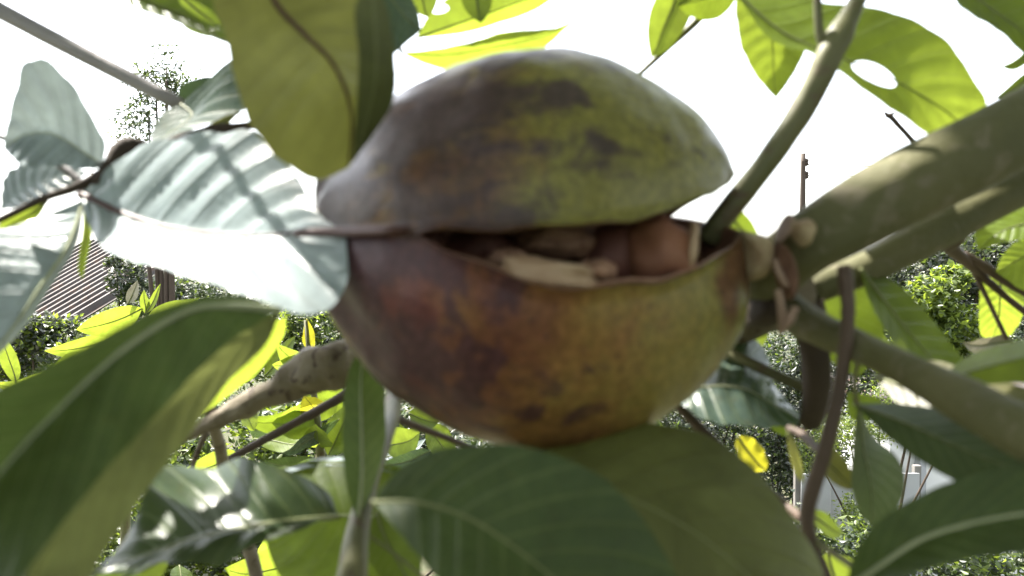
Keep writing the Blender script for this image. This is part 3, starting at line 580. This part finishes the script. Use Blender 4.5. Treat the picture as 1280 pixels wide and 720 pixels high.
# bottom left pair
lf([(348, 388, .168), (290, 383, .16), (235, 388, .153), (150, 440, .142), (60, 525, .132), (0, 590, .126), (-80, 680, .12)],
   [(348, 388, .168), (300, 370, .163), (240, 374, .153), (185, 392, .146), (120, 425, .137), (50, 460, .127), (0, 484, .121), (-80, 530, .113)] + [(-80, 680, .12)],
   [(348, 388, .168), (285, 430, .155), (200, 512, .142), (120, 605, .124), (40, 705, .114), (-20, 780, .109), (-80, 680, .12)], 'dark', 'rib_pale', 11, ripple=.0006, nt=60, cup=.05, label='huge dark green leaf filling the bottom left corner')
lf([(350, 392, .185), (290, 445, .17), (190, 530, .155), (100, 640, .142), (20, 760, .135)], [(350, 392, .185), (270, 420, .168), (160, 510, .147), (70, 620, .134), (20, 760, .13)],
   [(350, 392, .185), (332, 432, .177), (286, 478, .168), (226, 558, .157), (168, 635, .15), (115, 718, .143), (80, 790, .138), (20, 760, .135)], 'olive_deep', None, ripple=.0006, nt=60, label='olive leaf showing below the huge dark leaf')
lf([(358, 397, .3), (330, 435, .3), (295, 475, .3), (252, 520, .3)], [(358, 397, .3), (320, 410, .29), (280, 460, .29), (252, 520, .3)], [(358, 397, .3), (352, 425, .31), (318, 468, .31), (252, 520, .3)], 'young', None, label='yellow green sunlit leaf edge beside the brown branch')
# bottom middle
lf([(466, 628, .16), (520, 628, .155), (580, 645, .15), (640, 682, .145), (705, 735, .14), (770, 800, .136)],
   [(466, 628, .16), (480, 606, .159), (512, 578, .157), (560, 560, .154), (640, 556, .15), (720, 580, .146), (790, 632, .142), (830, 690, .14), (850, 760, .138), (770, 800, .136)],
   [(466, 628, .16), (482, 645, .155), (520, 692, .146), (570, 745, .138), (640, 800, .132), (770, 800, .136)], 'dark', 'rib', 6, ripple=.0006, cup=.08, nt=60, label='dark green leaf directly under the fruit')
lf([(600, 590, .18), (720, 600, .172), (850, 655, .164), (960, 745, .157), (1010, 830, .152)], [(600, 590, .18), (690, 556, .19), (790, 530, .192), (875, 540, .19), (945, 590, .185), (1000, 660, .178), (1032, 725, .172), (1010, 830, .152)],
   [(600, 590, .18), (680, 640, .17), (760, 720, .16), (850, 800, .152), (1010, 830, .152)], 'olive_deep', 'rib', 5, ripple=.0005, cup=.08, nt=60, label='broad olive leaf below and right of the fruit')
lf([(424, 646, .21), (340, 654, .205), (255, 671, .2), (185, 692, .195), (110, 720, .19)], [(424, 646, .21), (405, 605, .216), (345, 582, .214), (270, 592, .226), (205, 598, .218), (178, 640, .206), (150, 684, .2), (110, 720, .19)],
   [(424, 646, .21), (345, 674, .2), (255, 692, .192), (190, 710, .188), (110, 720, .19)], 'glossy', 'rib', 7, ripple=.0016, nv=6, cup=.15, wav=.25, nt=50, ns=12, label='glossy crumpled leaf with grey shine at bottom left')
sleaf(tree, (215, 690, .25), (110, 735, .24), 50, 'young', .1)
lf([(535, 650, .27), (450, 645, .265), (380, 640, .262), (318, 605, .262)], [(535, 650, .27), (520, 593, .275), (450, 578, .278), (395, 576, .278), (340, 588, .272), (318, 605, .262)], [(535, 650, .27), (500, 730, .26), (430, 745, .255), (350, 720, .256), (318, 605, .262)], 'green', 'rib_pale', 4, ripple=.001, label='mid green leaf behind the thin upright stem at bottom')
lf([(318, 602, .264), (395, 577, .2785), (450, 579, .2785), (522, 594, .275)], [(318, 602, .264), (395, 573, .283), (450, 575, .283), (522, 592, .277)], [(318, 602, .264), (395, 583, .276), (450, 584, .276), (522, 597, .274)], 'pale', None, ns=3, nt=20, label='pale upturned leaf rim')
lf([(447, 655, .215), (452, 600, .215), (452, 540, .217), (451, 480, .22), (455, 430, .225)], [(447, 655, .215), (432, 600, .214), (428, 540, .216), (434, 470, .22), (455, 430, .225)], [(447, 655, .215), (470, 600, .222), (482, 540, .225), (476, 470, .226), (455, 430, .225)], 'dark', 'rib_pale', 5, label='narrow dark leaf standing upright left of the fruit')
sleaf(tree, (470, 640, .25), (520, 740, .24), 60, 'green', .1)
tube('twig', [(455, 665, .22, 2.5), (490, 690, .22, 2.5), (540, 730, .22, 2.5)], M['rib'], tree, sides=6)
# right side
lf([(838, 497, .255), (880, 484, .25), (930, 486, .25), (970, 508, .252), (1010, 528, .255)], [(838, 497, .255), (850, 465, .268), (885, 432, .275), (925, 416, .278), (957, 440, .275), (968, 482, .265), (1010, 528, .255)], [(838, 497, .255), (855, 508, .245), (885, 526, .24), (930, 532, .24), (980, 533, .248), (1010, 528, .255)], 'teal', 'rib_pale', 4, ripple=.0016, nv=8, label='blue green folded leaf right of the fruit bottom')
lf([(1075, 335, .24), (1110, 382, .238), (1150, 432, .236), (1190, 478, .236), (1220, 520, .238)], [(1075, 335, .24), (1105, 345, .245), (1145, 375, .245), (1185, 425, .243), (1208, 460, .24), (1220, 520, .238)], [(1075, 335, .24), (1085, 372, .235), (1108, 415, .23), (1130, 455, .23), (1160, 495, .232), (1220, 520, .238)], 'green', 'rib', 4, label='plain green leaf hanging below the second branch')
sleaf(tree, (1050, 330, .28), (1075, 470, .28), 80, 'green', .2)
lf([(1178, 476, .2), (1230, 460, .195), (1285, 447, .19), (1350, 440, .186)], [(1178, 476, .2), (1190, 460, .203), (1215, 443, .204), (1255, 430, .202), (1295, 424, .2), (1350, 440, .186)], [(1178, 476, .2), (1220, 480, .194), (1260, 479, .19), (1300, 476, .186), (1350, 440, .186)], 'young', 'rib', 3, label='bright leaf tip entering at the right edge')
sleaf(tree, (1265, 425, .39), (1203, 428, .39), 30, 'dry', .5, wav=.4, fold=.5, label='small dry curled whitish leaf at right')
lf([(1330, 265, .33), (1290, 277, .33), (1250, 290, .33), (1222, 314, .33)], [(1330, 265, .33), (1280, 255, .335), (1235, 275, .335), (1220, 290, .332), (1222, 314, .33)], [(1330, 265, .33), (1300, 292, .325), (1260, 302, .325), (1222, 314, .33)], 'young', 'rib', 3, ripple=.0012, wav=.15)
lf([(1330, 290, .35), (1290, 315, .35), (1245, 340, .35)], [(1330, 290, .35), (1275, 300, .352), (1252, 322, .35), (1245, 340, .35)], [(1330, 290, .35), (1320, 350, .345), (1285, 365, .345), (1245, 340, .35)], 'young', 'rib', 3, ripple=.0012)
lf([(1252, 335, .39), (1250, 370, .39), (1248, 400, .392), (1240, 425, .395)], [(1252, 335, .39), (1228, 350, .39), (1224, 390, .39), (1226, 418, .392), (1240, 425, .395)], [(1252, 335, .39), (1275, 360, .395), (1280, 390, .395), (1262, 420, .396), (1240, 425, .395)], 'young', 'rib', 3, ripple=.0012)
lf([(1072, 505, .215), (1078, 555, .214), (1088, 605, .213), (1090, 660, .212)], [(1072, 505, .215), (1066, 555, .209), (1064, 605, .207), (1074, 640, .209), (1090, 660, .212)], [(1072, 505, .215), (1092, 545, .222), (1120, 570, .226), (1131, 602, .226), (1120, 637, .22), (1090, 660, .212)], 'dark', 'rib', 4, label='folded leaf hanging point down before the white wall')
lf([(1066, 505, .2), (1130, 528, .19), (1200, 560, .18), (1300, 600, .168)], [(1066, 505, .2), (1130, 505, .2), (1210, 520, .19), (1300, 560, .176), (1300, 600, .168)], [(1066, 505, .2), (1120, 555, .185), (1190, 600, .172), (1260, 625, .165), (1300, 600, .168)], 'dark', 'rib', 4, label='shadowed leaf under the blurred shoot at right')
lf([(1090, 470, .235), (1150, 490, .22), (1220, 510, .205), (1320, 540, .19)], [(1090, 470, .235), (1160, 450, .23), (1230, 470, .215), (1320, 500, .2), (1320, 540, .19)], [(1090, 470, .235), (1140, 520, .215), (1210, 555, .2), (1280, 570, .19), (1320, 540, .19)], 'olive', 'rib', 4)
lf([(1055, 740, .168), (1092, 714, .165), (1150, 676, .16), (1210, 656, .155), (1285, 642, .15), (1360, 638, .146)],
   [(1055, 740, .168), (1066, 700, .168), (1085, 665, .166), (1125, 632, .163), (1190, 602, .158), (1280, 575, .152), (1360, 560, .148), (1400, 600, .146), (1360, 638, .146)],
   [(1055, 740, .168), (1100, 735, .16), (1155, 712, .153), (1220, 698, .147), (1290, 690, .142), (1360, 680, .14), (1360, 638, .146)], 'dark', 'rib_pale', 10, ripple=.0005, nt=50, label='large blurred leaf with pale midrib at bottom right')
sleaf(tree, (922, 545, .33), (958, 588, .33), 34, 'yellow', .3, wav=.5, label='small yellow leaf lit by sun right of the fruit')
sleaf(tree, (990, 545, .28), (960, 500, .28), 30, 'green', .3)
sleaf(tree, (1018, 555, .23), (1068, 612, .23), 40, 'olive', .7)
sleaf(tree, (985, 540, .24), (1004, 605, .24), 20, 'olive', .9)
sleaf(tree, (1035, 690, .3), (1050, 740, .3), 60, 'young', .3)
sleaf(tree, (1010, 640, .26), (1055, 665, .27), 26, 'young', .4)
sleaf(tree, (905, 260, .235), (950, 300, .24), 34, 'green', .5)
sleaf(tree, (1110, 470, .45), (1090, 405, .45), 36, 'young', .2)
sleaf(tree, (960, 400, .34), (915, 430, .34), 40, 'young', .3)
sleaf(tree, (1100, 520, .3), (1060, 490, .3), 40, 'green', .3)

tube('petiole', [(1072, 505, .215, 3), (1068, 480, .21, 3), (1075, 440, .2, 4)], M['twig_green'], tree, sides=8)
# --- leafy sapling beyond the brown branch, bright and sharp
sap = thing('sapling', (-0.35, 1.1, gz(-0.35, 1.1)), 'young sunlit sapling with yellow green leaves below left of the fruit', 'sapling', 'young saplings')
b0 = sap.location
tube('stem', [(b0.x, b0.y, b0.z - .02, .008), (*P(390, 700, 1.05), .006), (*P(400, 560, 1.0), .005), (*P(388, 470, 1.0), .003), (*P(382, 400, 1.0), .002)], M['twig_green'], sap, sides=8, world=True)
random.seed(21)
for base, tip, wpx, mt, tl in [
    ((395, 470, 1.0), (345, 430, .98), 30, 'young', .3), ((390, 440, 1.0), (383, 398, 1.0), 16, 'yellow', .2), ((385, 450, 1.0), (340, 455, .98), 26, 'young', .5),
    ((400, 520, 1.0), (340, 530, .97), 44, 'young', .2), ((400, 520, 1.0), (300, 520, .97), 34, 'green', .7), ((400, 515, 1.0), (380, 495, .97), 34, 'yellow', .4),
    ((425, 525, 1.0), (350, 566, .96), 26, 'teal', .9), ((400, 560, 1.0), (395, 530, .97), 40, 'young', .4), ((400, 580, 1.0), (330, 575, .96), 34, 'dark', .6),
    ((410, 570, 1.0), (440, 500, 1.0), 40, 'green', .4), ((480, 560, 1.0), (525, 540, .98), 44, 'young', .1), ((480, 575, 1.0), (532, 548, .98), 22, 'pale', .7), ((470, 590, 1.0), (510, 600, 1.0), 30, 'green', .4),
    ((390, 600, 1.0), (240, 600, .95), 40, 'green', .4), ((300, 570, 1.0), (225, 590, .95), 36, 'young', .3), ((260, 640, 1.0), (205, 590, .95), 40, 'young', .4), ((250, 700, .9), (200, 640, .9), 40, 'green', .4),
    ((390, 700, 1.0), (280, 710, .95), 60, 'young', .3), ((400, 690, 1.0), (480, 720, .95), 60, 'green', .3), ((300, 480, 1.1), (340, 400, 1.1), 36, 'young', .3), ((330, 470, 1.1), (370, 420, 1.1), 26, 'green', .5), ((430, 490, 1.1), (480, 545, 1.1), 44, 'dark', .4)]:
    sleaf(sap, base, tip, wpx, mt, tl, nt=16, ns=4, ribpx=1.6, wav=.2)
rs_ = random.Random(11)
for k in range(26):
    x, y = (rs_.uniform(215, 440), rs_.uniform(485, 715)) if k < 20 else (rs_.uniform(480, 560), rs_.uniform(515, 600))
    an = rs_.uniform(0, 6.28); L = rs_.uniform(40, 75); d = rs_.uniform(.95, 1.25)
    sleaf(sap, (x, y, d), (x + L * math.cos(an), y + L * .6 * math.sin(an), d - rs_.uniform(-.03, .05)), rs_.uniform(22, 40), rs_.choice(['young', 'young', 'green', 'dark', 'teal']), rs_.uniform(.1, .9), nt=14, ns=4, ribpx=1.6, wav=.25)
sp2 = thing('sapling', (-0.75, 1.6, gz(-0.75, 1.6)), 'sapling with broad sunlit leaves in front of the ribbed roof', 'sapling', 'young saplings')
b0 = sp2.location
tube('stem', [(b0.x, b0.y, b0.z - .02, .010), (*P(160, 560, 1.55), .008), (*P(175, 440, 1.5), .005), (*P(180, 395, 1.5), .003)], M['twig_green'], sp2, sides=8, world=True)
for base, tip, wpx, mt, tl in [((178, 385, 1.5), (95, 412, 1.45), 34, 'young', .25), ((160, 415, 1.5), (55, 438, 1.45), 26, 'young', .3), ((182, 392, 1.5), (180, 362, 1.5), 12, 'young', .2), ((182, 392, 1.5), (202, 355, 1.5), 10, 'young', .4), ((185, 395, 1.5), (250, 372, 1.5), 24, 'young', .4), ((100, 465, 1.5), (-10, 478, 1.45), 26, 'young', .3), ((175, 440, 1.5), (120, 470, 1.5), 40, 'green', .3), ((110, 440, 1.4), (60, 470, 1.4), 30, 'green', .3), ((20, 480, 1.4), (0, 410, 1.4), 20, 'young', .2), ((160, 380, 1.5), (172, 350, 1.5), 14, 'dry', .3)]:
    sleaf(sp2, base, tip, wpx, mt, tl, nt=16, ns=4, ribpx=1.6, wav=.15)

# --- crown leaves added out of view, overhead and behind, to keep the fruit in shade
cr = crown_mesh('crown', [((0.1, 0.55, 2.55), (1.1, .7, .45)), ((-.7, .2, 2.6), (.8, .8, .5)), ((.9, .3, 2.4), (.8, .9, .6)), ((0, -.7, 2.6), (1.6, 1.0, .7)),
    ((0, -1.7, 1.9), (2.2, .7, 1.0)), ((-1.5, -1.0, 1.7), (.8, 1.0, 1.2)), ((1.6, -1.0, 1.7), (.8, 1.0, 1.2)), ((0, -1.6, .8), (2.0, .7, .7)), ((1.3, .5, 1.9), (.5, .5, .8)), ((-1.6, .1, 2.3), (.5, .6, .5))],
    9000, 0.15, [M['green'], M['dark'], M['b_mid']], tree, .5, .6, .3, clear=True)
tag(cr, kind='stuff')
tag(crown_mesh('crown', [((-.47, .66, 2.45), (.38, .38, .16)), ((-.42, .60, 2.62), (.42, .4, .16)), ((-.50, .70, 2.8), (.42, .4, .16)), ((-.30, .60, 2.42), (.28, .28, .14)), ((-.36, .66, 2.58), (.28, .28, .14))], 6500, 0.065, [M['green'], M['dark'], M['b_mid']], tree, .55, 1.0, .2, clear=True), kind='stuff')  # extra dense leaf blobs added along the sun line to shade fruit and branch
for e in ((.1, .55, 2.5), (0, -.7, 2.5), (0, -1.6, 1.8), (-.7, .2, 2.55), (-1.4, -1, 1.9), (1.5, -1, 1.9)):
    tube('limb', [(.74, .5, 1.75 + .1 * e[1], .03), ((.74 + e[0]) / 2, (.5 + e[1]) / 2 - .1, (2.1 + e[2]) / 2 + .1, .02), (*e, .006)], M['bark'], tree, sides=10, rough=.15, world=True)

# ------------------------------------------------------------------ the fruit
fruit = thing('split_fruit', P(665, 556, .21), 'large ripe fruit split open with seeds showing inside', 'fruit')
def skin_mat(name, up):
    m, nt, out = newmat(name)
    tc = N(nt, 'ShaderNodeTexCoord'); mp = N(nt, 'ShaderNodeMapping'); nt.links.new(tc.outputs['Object'], mp.inputs['Vector'])
    c0 = P(665, 310, .21); mp.inputs['Location'].default_value = (-c0.x, -c0.y, -c0.z)
    sep = N(nt, 'ShaderNodeSeparateXYZ'); nt.links.new(mp.outputs[0], sep.inputs[0])
    x = math_n(nt, 'MULTIPLY', sep.outputs[0], 1 / 0.05)          # -1 stalk side .. +1 open end
    z = math_n(nt, 'MULTIPLY', sep.outputs[2], 1 / 0.047)
    vec = mp.outputs[0]
    n1 = noise_fac(nt, 45, 6, .6, vec, .4); n2 = noise_fac(nt, 110, 5, .6, vec, .8); n3 = noise_fac(nt, 28, 3, .5, vec, .3)
    def off(a, s): return math_n(nt, 'MULTIPLY', math_n(nt, 'SUBTRACT', a, .5), s)
    uvn = N(nt, 'ShaderNodeUVMap'); um = N(nt, 'ShaderNodeMapping'); um.inputs['Scale'].default_value = (2.2, 9, 1); nt.links.new(uvn.outputs[0], um.inputs['Vector'])
    st = noise_fac(nt, 1.6, 5, .6, um.outputs[0], .5)
    if up:
        g = math_n(nt, 'ADD', math_n(nt, 'ADD', x, math_n(nt, 'MULTIPLY_ADD', z, -.12, .22)), off(n1, 1.9))
        base = ramp(nt, math_n(nt, 'MULTIPLY_ADD', g, .5, .5), [(.10, (.085, .036, .026)), (.33, (.13, .066, .036)), (.50, (.18, .125, .034)), (.66, (.20, .182, .038)), (1, (.215, .20, .052))])
        sc_ = ramp(nt, math_n(nt, 'ADD', math_n(nt, 'ADD', math_n(nt, 'MULTIPLY', n2, .5), math_n(nt, 'MULTIPLY', st, .5)), math_n(nt, 'MULTIPLY', x, -.12)), [(.465, (0, 0, 0)), (.56, (1, 1, 1))])
        c = mixc(nt, math_n(nt, 'MULTIPLY', sc_, .9), base, (.058, .035, .038))
    else:
        g = math_n(nt, 'ADD', math_n(nt, 'ADD', x, math_n(nt, 'MULTIPLY', z, .12)), off(n1, 1.7))
        base = ramp(nt, math_n(nt, 'MULTIPLY_ADD', g, .5, .5), [(.08, (.085, .032, .034)), (.34, (.155, .062, .034)), (.52, (.24, .125, .042)), (.70, (.255, .19, .05)), (.95, (.23, .215, .06))])
        sc_ = ramp(nt, math_n(nt, 'ADD', math_n(nt, 'ADD', math_n(nt, 'MULTIPLY', n2, .6), math_n(nt, 'MULTIPLY', st, .4)), math_n(nt, 'MULTIPLY', x, -.17)), [(.5, (0, 0, 0)), (.575, (1, 1, 1))])
        c = mixc(nt, math_n(nt, 'MULTIPLY', sc_, .8), base, (.06, .028, .036))
        rd = ramp(nt, n3, [(.53, (0, 0, 0)), (.62, (1, 1, 1))]); c = mixc(nt, math_n(nt, 'MULTIPLY', rd, .75), c, (.14, .042, .034))
    # ridges that run together at the stalk end
    fine = ramp(nt, noise_fac(nt, 500, 3, .6, vec), [(.4, (.75, .75, .75)), (.7, (1.15, 1.15, 1.15))]); c = mixc(nt, 1.0, c, fine, 'MULTIPLY')
    vo = N(nt, 'ShaderNodeTexVoronoi'); vo.inputs['Scale'].default_value = 330; nt.links.new(vec, vo.inputs['Vector'])
    dots = ramp(nt, math_n(nt, 'ADD', vo.outputs['Distance'], math_n(nt, 'MULTIPLY', n1, .5)), [(.32, (1, 1, 1)), (.42, (0, 0, 0))]); c = mixc(nt, math_n(nt, 'MULTIPLY', dots, .55), c, (.055, .035, .025))
    ck = N(nt, 'ShaderNodeTexVoronoi', feature='DISTANCE_TO_EDGE'); ck.inputs['Scale'].default_value = 60; nt.links.new(mixc(nt, .05, vec, N(nt, 'ShaderNodeTexNoise').outputs['Color']), ck.inputs['Vector'])
    cr_ = math_n(nt, 'MULTIPLY', ramp(nt, ck.outputs['Distance'], [(0, (1, 1, 1)), (.03, (0, 0, 0))]), ramp(nt, n3, [(.5, (0, 0, 0)), (.62, (1, 1, 1))])); c = mixc(nt, math_n(nt, 'MULTIPLY', cr_, .6), c, (.05, .03, .025))
    b = N(nt, 'ShaderNodeBsdfPrincipled'); nt.links.new(c, b.inputs['Base Color']); b.inputs['Specular IOR Level'].default_value = .33 if up else .16
    nt.links.new(math_n(nt, 'MULTIPLY_ADD', n2, .3, .2), b.inputs['Roughness'])
    b.inputs['Subsurface Weight'].default_value = .06; b.inputs['Subsurface Radius'].default_value = (.004, .002, .001); b.inputs['Subsurface Scale'].default_value = 1
    bp = N(nt, 'ShaderNodeBump'); bp.inputs['Strength'].default_value = .4; bp.inputs['Distance'].default_value = .0009
    nt.links.new(math_n(nt, 'ADD', n2, math_n(nt, 'MULTIPLY', noise_fac(nt, 350, 4, .6, vec), .4)), bp.inputs['Height']); nt.links.new(bp.outputs[0], b.inputs['Normal'])
    nt.links.new(b.outputs[0], out.inputs['Surface']); return m
M['skin_up'] = skin_mat('fruit_skin_upper', True); M['skin_low'] = skin_mat('fruit_skin_lower', False)
M['flesh'] = simple_mat('fruit_flesh', (.30, .16, .10), (.38, .23, .15), 120, .55, .5, 300, c3=(.12, .05, .03))
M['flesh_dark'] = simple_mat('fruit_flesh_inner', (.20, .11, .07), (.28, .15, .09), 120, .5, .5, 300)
M['aril'] = simple_mat('pale_aril', (.42, .30, .19), (.34, .22, .13), 150, .5, .4, 300)
M['seed'] = simple_mat('seed_orange_brown', (.26, .115, .06), (.15, .06, .04), 90, .6, .3, 250)
M['seed_dark'] = simple_mat('seed_dark_red', (.19, .075, .05), (.11, .045, .035), 90, .6, .3, 250)

def valve(name, Fr, Tp, Bk, mat, label, seedv, wall=.86):
    n, ma = 64, 48
    f = cat([P(*p) for p in Fr], n, True); t = cat([P(*p) for p in Tp], n, True); b = cat([P(*p) for p in Bk], n, True)
    verts = []; faces = []; mi = []; uv = []
    W = ma + 1
    for shell in (1.0, wall):
        for i in range(n):
            c = (f[i] + b[i]) / 2; u = i / (n - 1)
            wl = 1.0 if shell == 1.0 else wall
            for j in range(W):
                th = math.pi * j / ma
                ct, st = math.cos(th), math.sin(th)
                # slightly squarer than an ellipse
                e = .92; ct = math.copysign(abs(ct) ** e, ct); st = st ** e
                p = c + ((f[i] - c) * ct if ct >= 0 else (b[i] - c) * -ct) * wl + (t[i] - c) * st * wl
                p = Vector(p); nrm = (p - Vector(c))
                if nrm.length > 1e-9: nrm.normalize()
                # grooves that converge on the stalk end, lumps elsewhere
                gr = math.exp(-(u / .28) ** 2) * .0024 * math.sin(th * 7.3 + 3 * noise.noise(Vector((u * 4, th, seedv))))
                lump = .0013 * noise.noise(Vector((p.x * 45, p.y * 45, p.z * 45 + seedv))) + .0007 * noise.noise(Vector((p.x * 130, p.y * 130, p.z * 130)))
                edge = min(1, st * 3) if shell == 1.0 else .4
                p = p + nrm * (gr + lump) * edge * min(1, 12 * min(u, 1 - u) + .1)
                # torn rim
                if j in (0, ma): p = p + CU * .0011 * noise.noise(Vector((u * 14, j, seedv)))
                verts.append(p); uv.append((u, j / ma))
    def id_(s, i, j): return s * n * W + i * W + j
    for s in (0, 1):
        for i in range(n - 1):
            for j in range(ma):
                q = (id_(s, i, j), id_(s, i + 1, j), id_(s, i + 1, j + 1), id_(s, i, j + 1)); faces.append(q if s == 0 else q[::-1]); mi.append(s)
    for j in (0, ma):
        for i in range(n - 1):
            faces.append((id_(0, i, j), id_(0, i + 1, j), id_(1, i + 1, j), id_(1, i, j))); mi.append(2)
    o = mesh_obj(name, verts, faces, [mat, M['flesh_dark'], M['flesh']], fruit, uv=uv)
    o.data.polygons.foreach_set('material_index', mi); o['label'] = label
    return o
valve('upper_valve', [(393, 270, .211), (402, 281, .2), (430, 289, .188), (500, 293, .175), (600, 285, .168), (700, 282, .168), (790, 274, .173), (850, 257, .184), (897, 240, .197), (919, 219, .21)],
      [(393, 268, .212), (396, 228, .212), (416, 182, .212), (478, 130, .212), (585, 90, .212), (690, 72, .212), (790, 92, .212), (862, 133, .212), (905, 180, .212), (920, 218, .211)],
      [(393, 270, .214), (404, 279, .226), (436, 290, .236), (505, 306, .252), (600, 312, .26), (700, 310, .26), (790, 294, .252), (850, 262, .24), (895, 236, .224), (918, 214, .212)],
      M['skin_up'], 'upper half of the rind, olive green with purple grey bruising', 1.0)
valve('lower_valve', [(393, 272, .211), (402, 277, .2), (430, 281, .190), (505, 286, .178), (600, 330, .168), (690, 361, .168), (770, 358, .173), (845, 347, .184), (908, 313, .199), (932, 292, .21)],
      [(393, 276, .212), (396, 318, .212), (412, 390, .212), (470, 471, .212), (572, 528, .212), (672, 545, .212), (778, 527, .212), (864, 482, .212), (925, 408, .212), (938, 310, .212)],
      [(393, 274, .214), (404, 279, .226), (440, 284, .236), (510, 290, .252), (600, 292, .26), (690, 290, .26), (780, 282, .252), (850, 272, .24), (890, 280, .226), (932, 292, .212)],
      M['skin_low'], 'lower half of the rind, orange brown fading to olive', 5.0)
def lump(name, c, rx, ry, rz, mat, seedv, label=None, amp=.12, roll=0.0, sq=1.0):
    """seed or flesh lump; radii in frame pixels (x, depth, height)"""
    o0 = P(*c); k = c[2] / F; v = []; f = []; nu, nv_ = 28, 18
    for i in range(nv_ + 1):
        ph = math.pi * i / nv_
        for j in range(nu):
            th = 2 * math.pi * j / nu
            d = Vector((math.sin(ph) * math.cos(th), math.sin(ph) * math.sin(th), math.cos(ph)))
            e = Vector([math.copysign(abs(a) ** sq, a) for a in d])
            g = 1 + amp * noise.noise(d * 1.6 + Vector((seedv, 0, 0))) + amp * .4 * noise.noise(d * 5 + Vector((0, seedv, 0)))
            x, z = e.x * rx * g, e.z * rz * g; cr, sr = math.cos(roll), math.sin(roll)
            v.append(o0 + CR * (x * cr - z * sr) * k + CF * e.y * ry * g * k + CU * (x * sr + z * cr) * k)
    for i in range(nv_):
        for j in range(nu): f.append((i * nu + j, i * nu + (j + 1) % nu, (i + 1) * nu + (j + 1) % nu, (i + 1) * nu + j))
    o = mesh_obj(name, v, f, mat, fruit)
    if label: o['label'] = label
    return o
lump('seed', (822, 318, .195), 44, 46, 50, M['seed'], 1, 'plump orange brown seed at the open end', .22)
lump('seed', (768, 322, .2), 36, 44, 44, M['seed_dark'], 2, 'dark red seed beside the orange brown one')
lump('seed', (700, 318, .215), 44, 44, 40, M['seed_dark'], 3)
lump('seed', (600, 310, .205), 46, 40, 26, M['seed_dark'], 4)
lump('seed', (530, 300, .2), 30, 36, 16, M['seed_dark'], 5)
lump('flesh', (684, 342, .176), 62, 30, 17, M['aril'], 6, 'pale wedge of flesh lying across the opening', .35, -.16, .62)
lump('flesh', (700, 302, .2), 46, 30, 20, M['flesh'], 7, None, .4)
lump('flesh', (634, 322, .185), 24, 20, 12, M['flesh'], 8, None, .4)
lump('flesh', (745, 338, .182), 26, 26, 14, M['flesh'], 11, None, .4)
lump('flesh', (730, 296, .215), 60, 20, 22, M['flesh'], 12, None, .4)
lump('flesh', (864, 308, .192), 8, 20, 34, M['aril'], 9, 'pale skin along the edge of the seed', .2, -.15)
tube('stalk', [(920, 330, .215, 22), (945, 325, .217, 24), (975, 328, .22, 26), (1000, 325, .22, 24)], M['bark_dark'], fruit, sides=14, rough=.15)
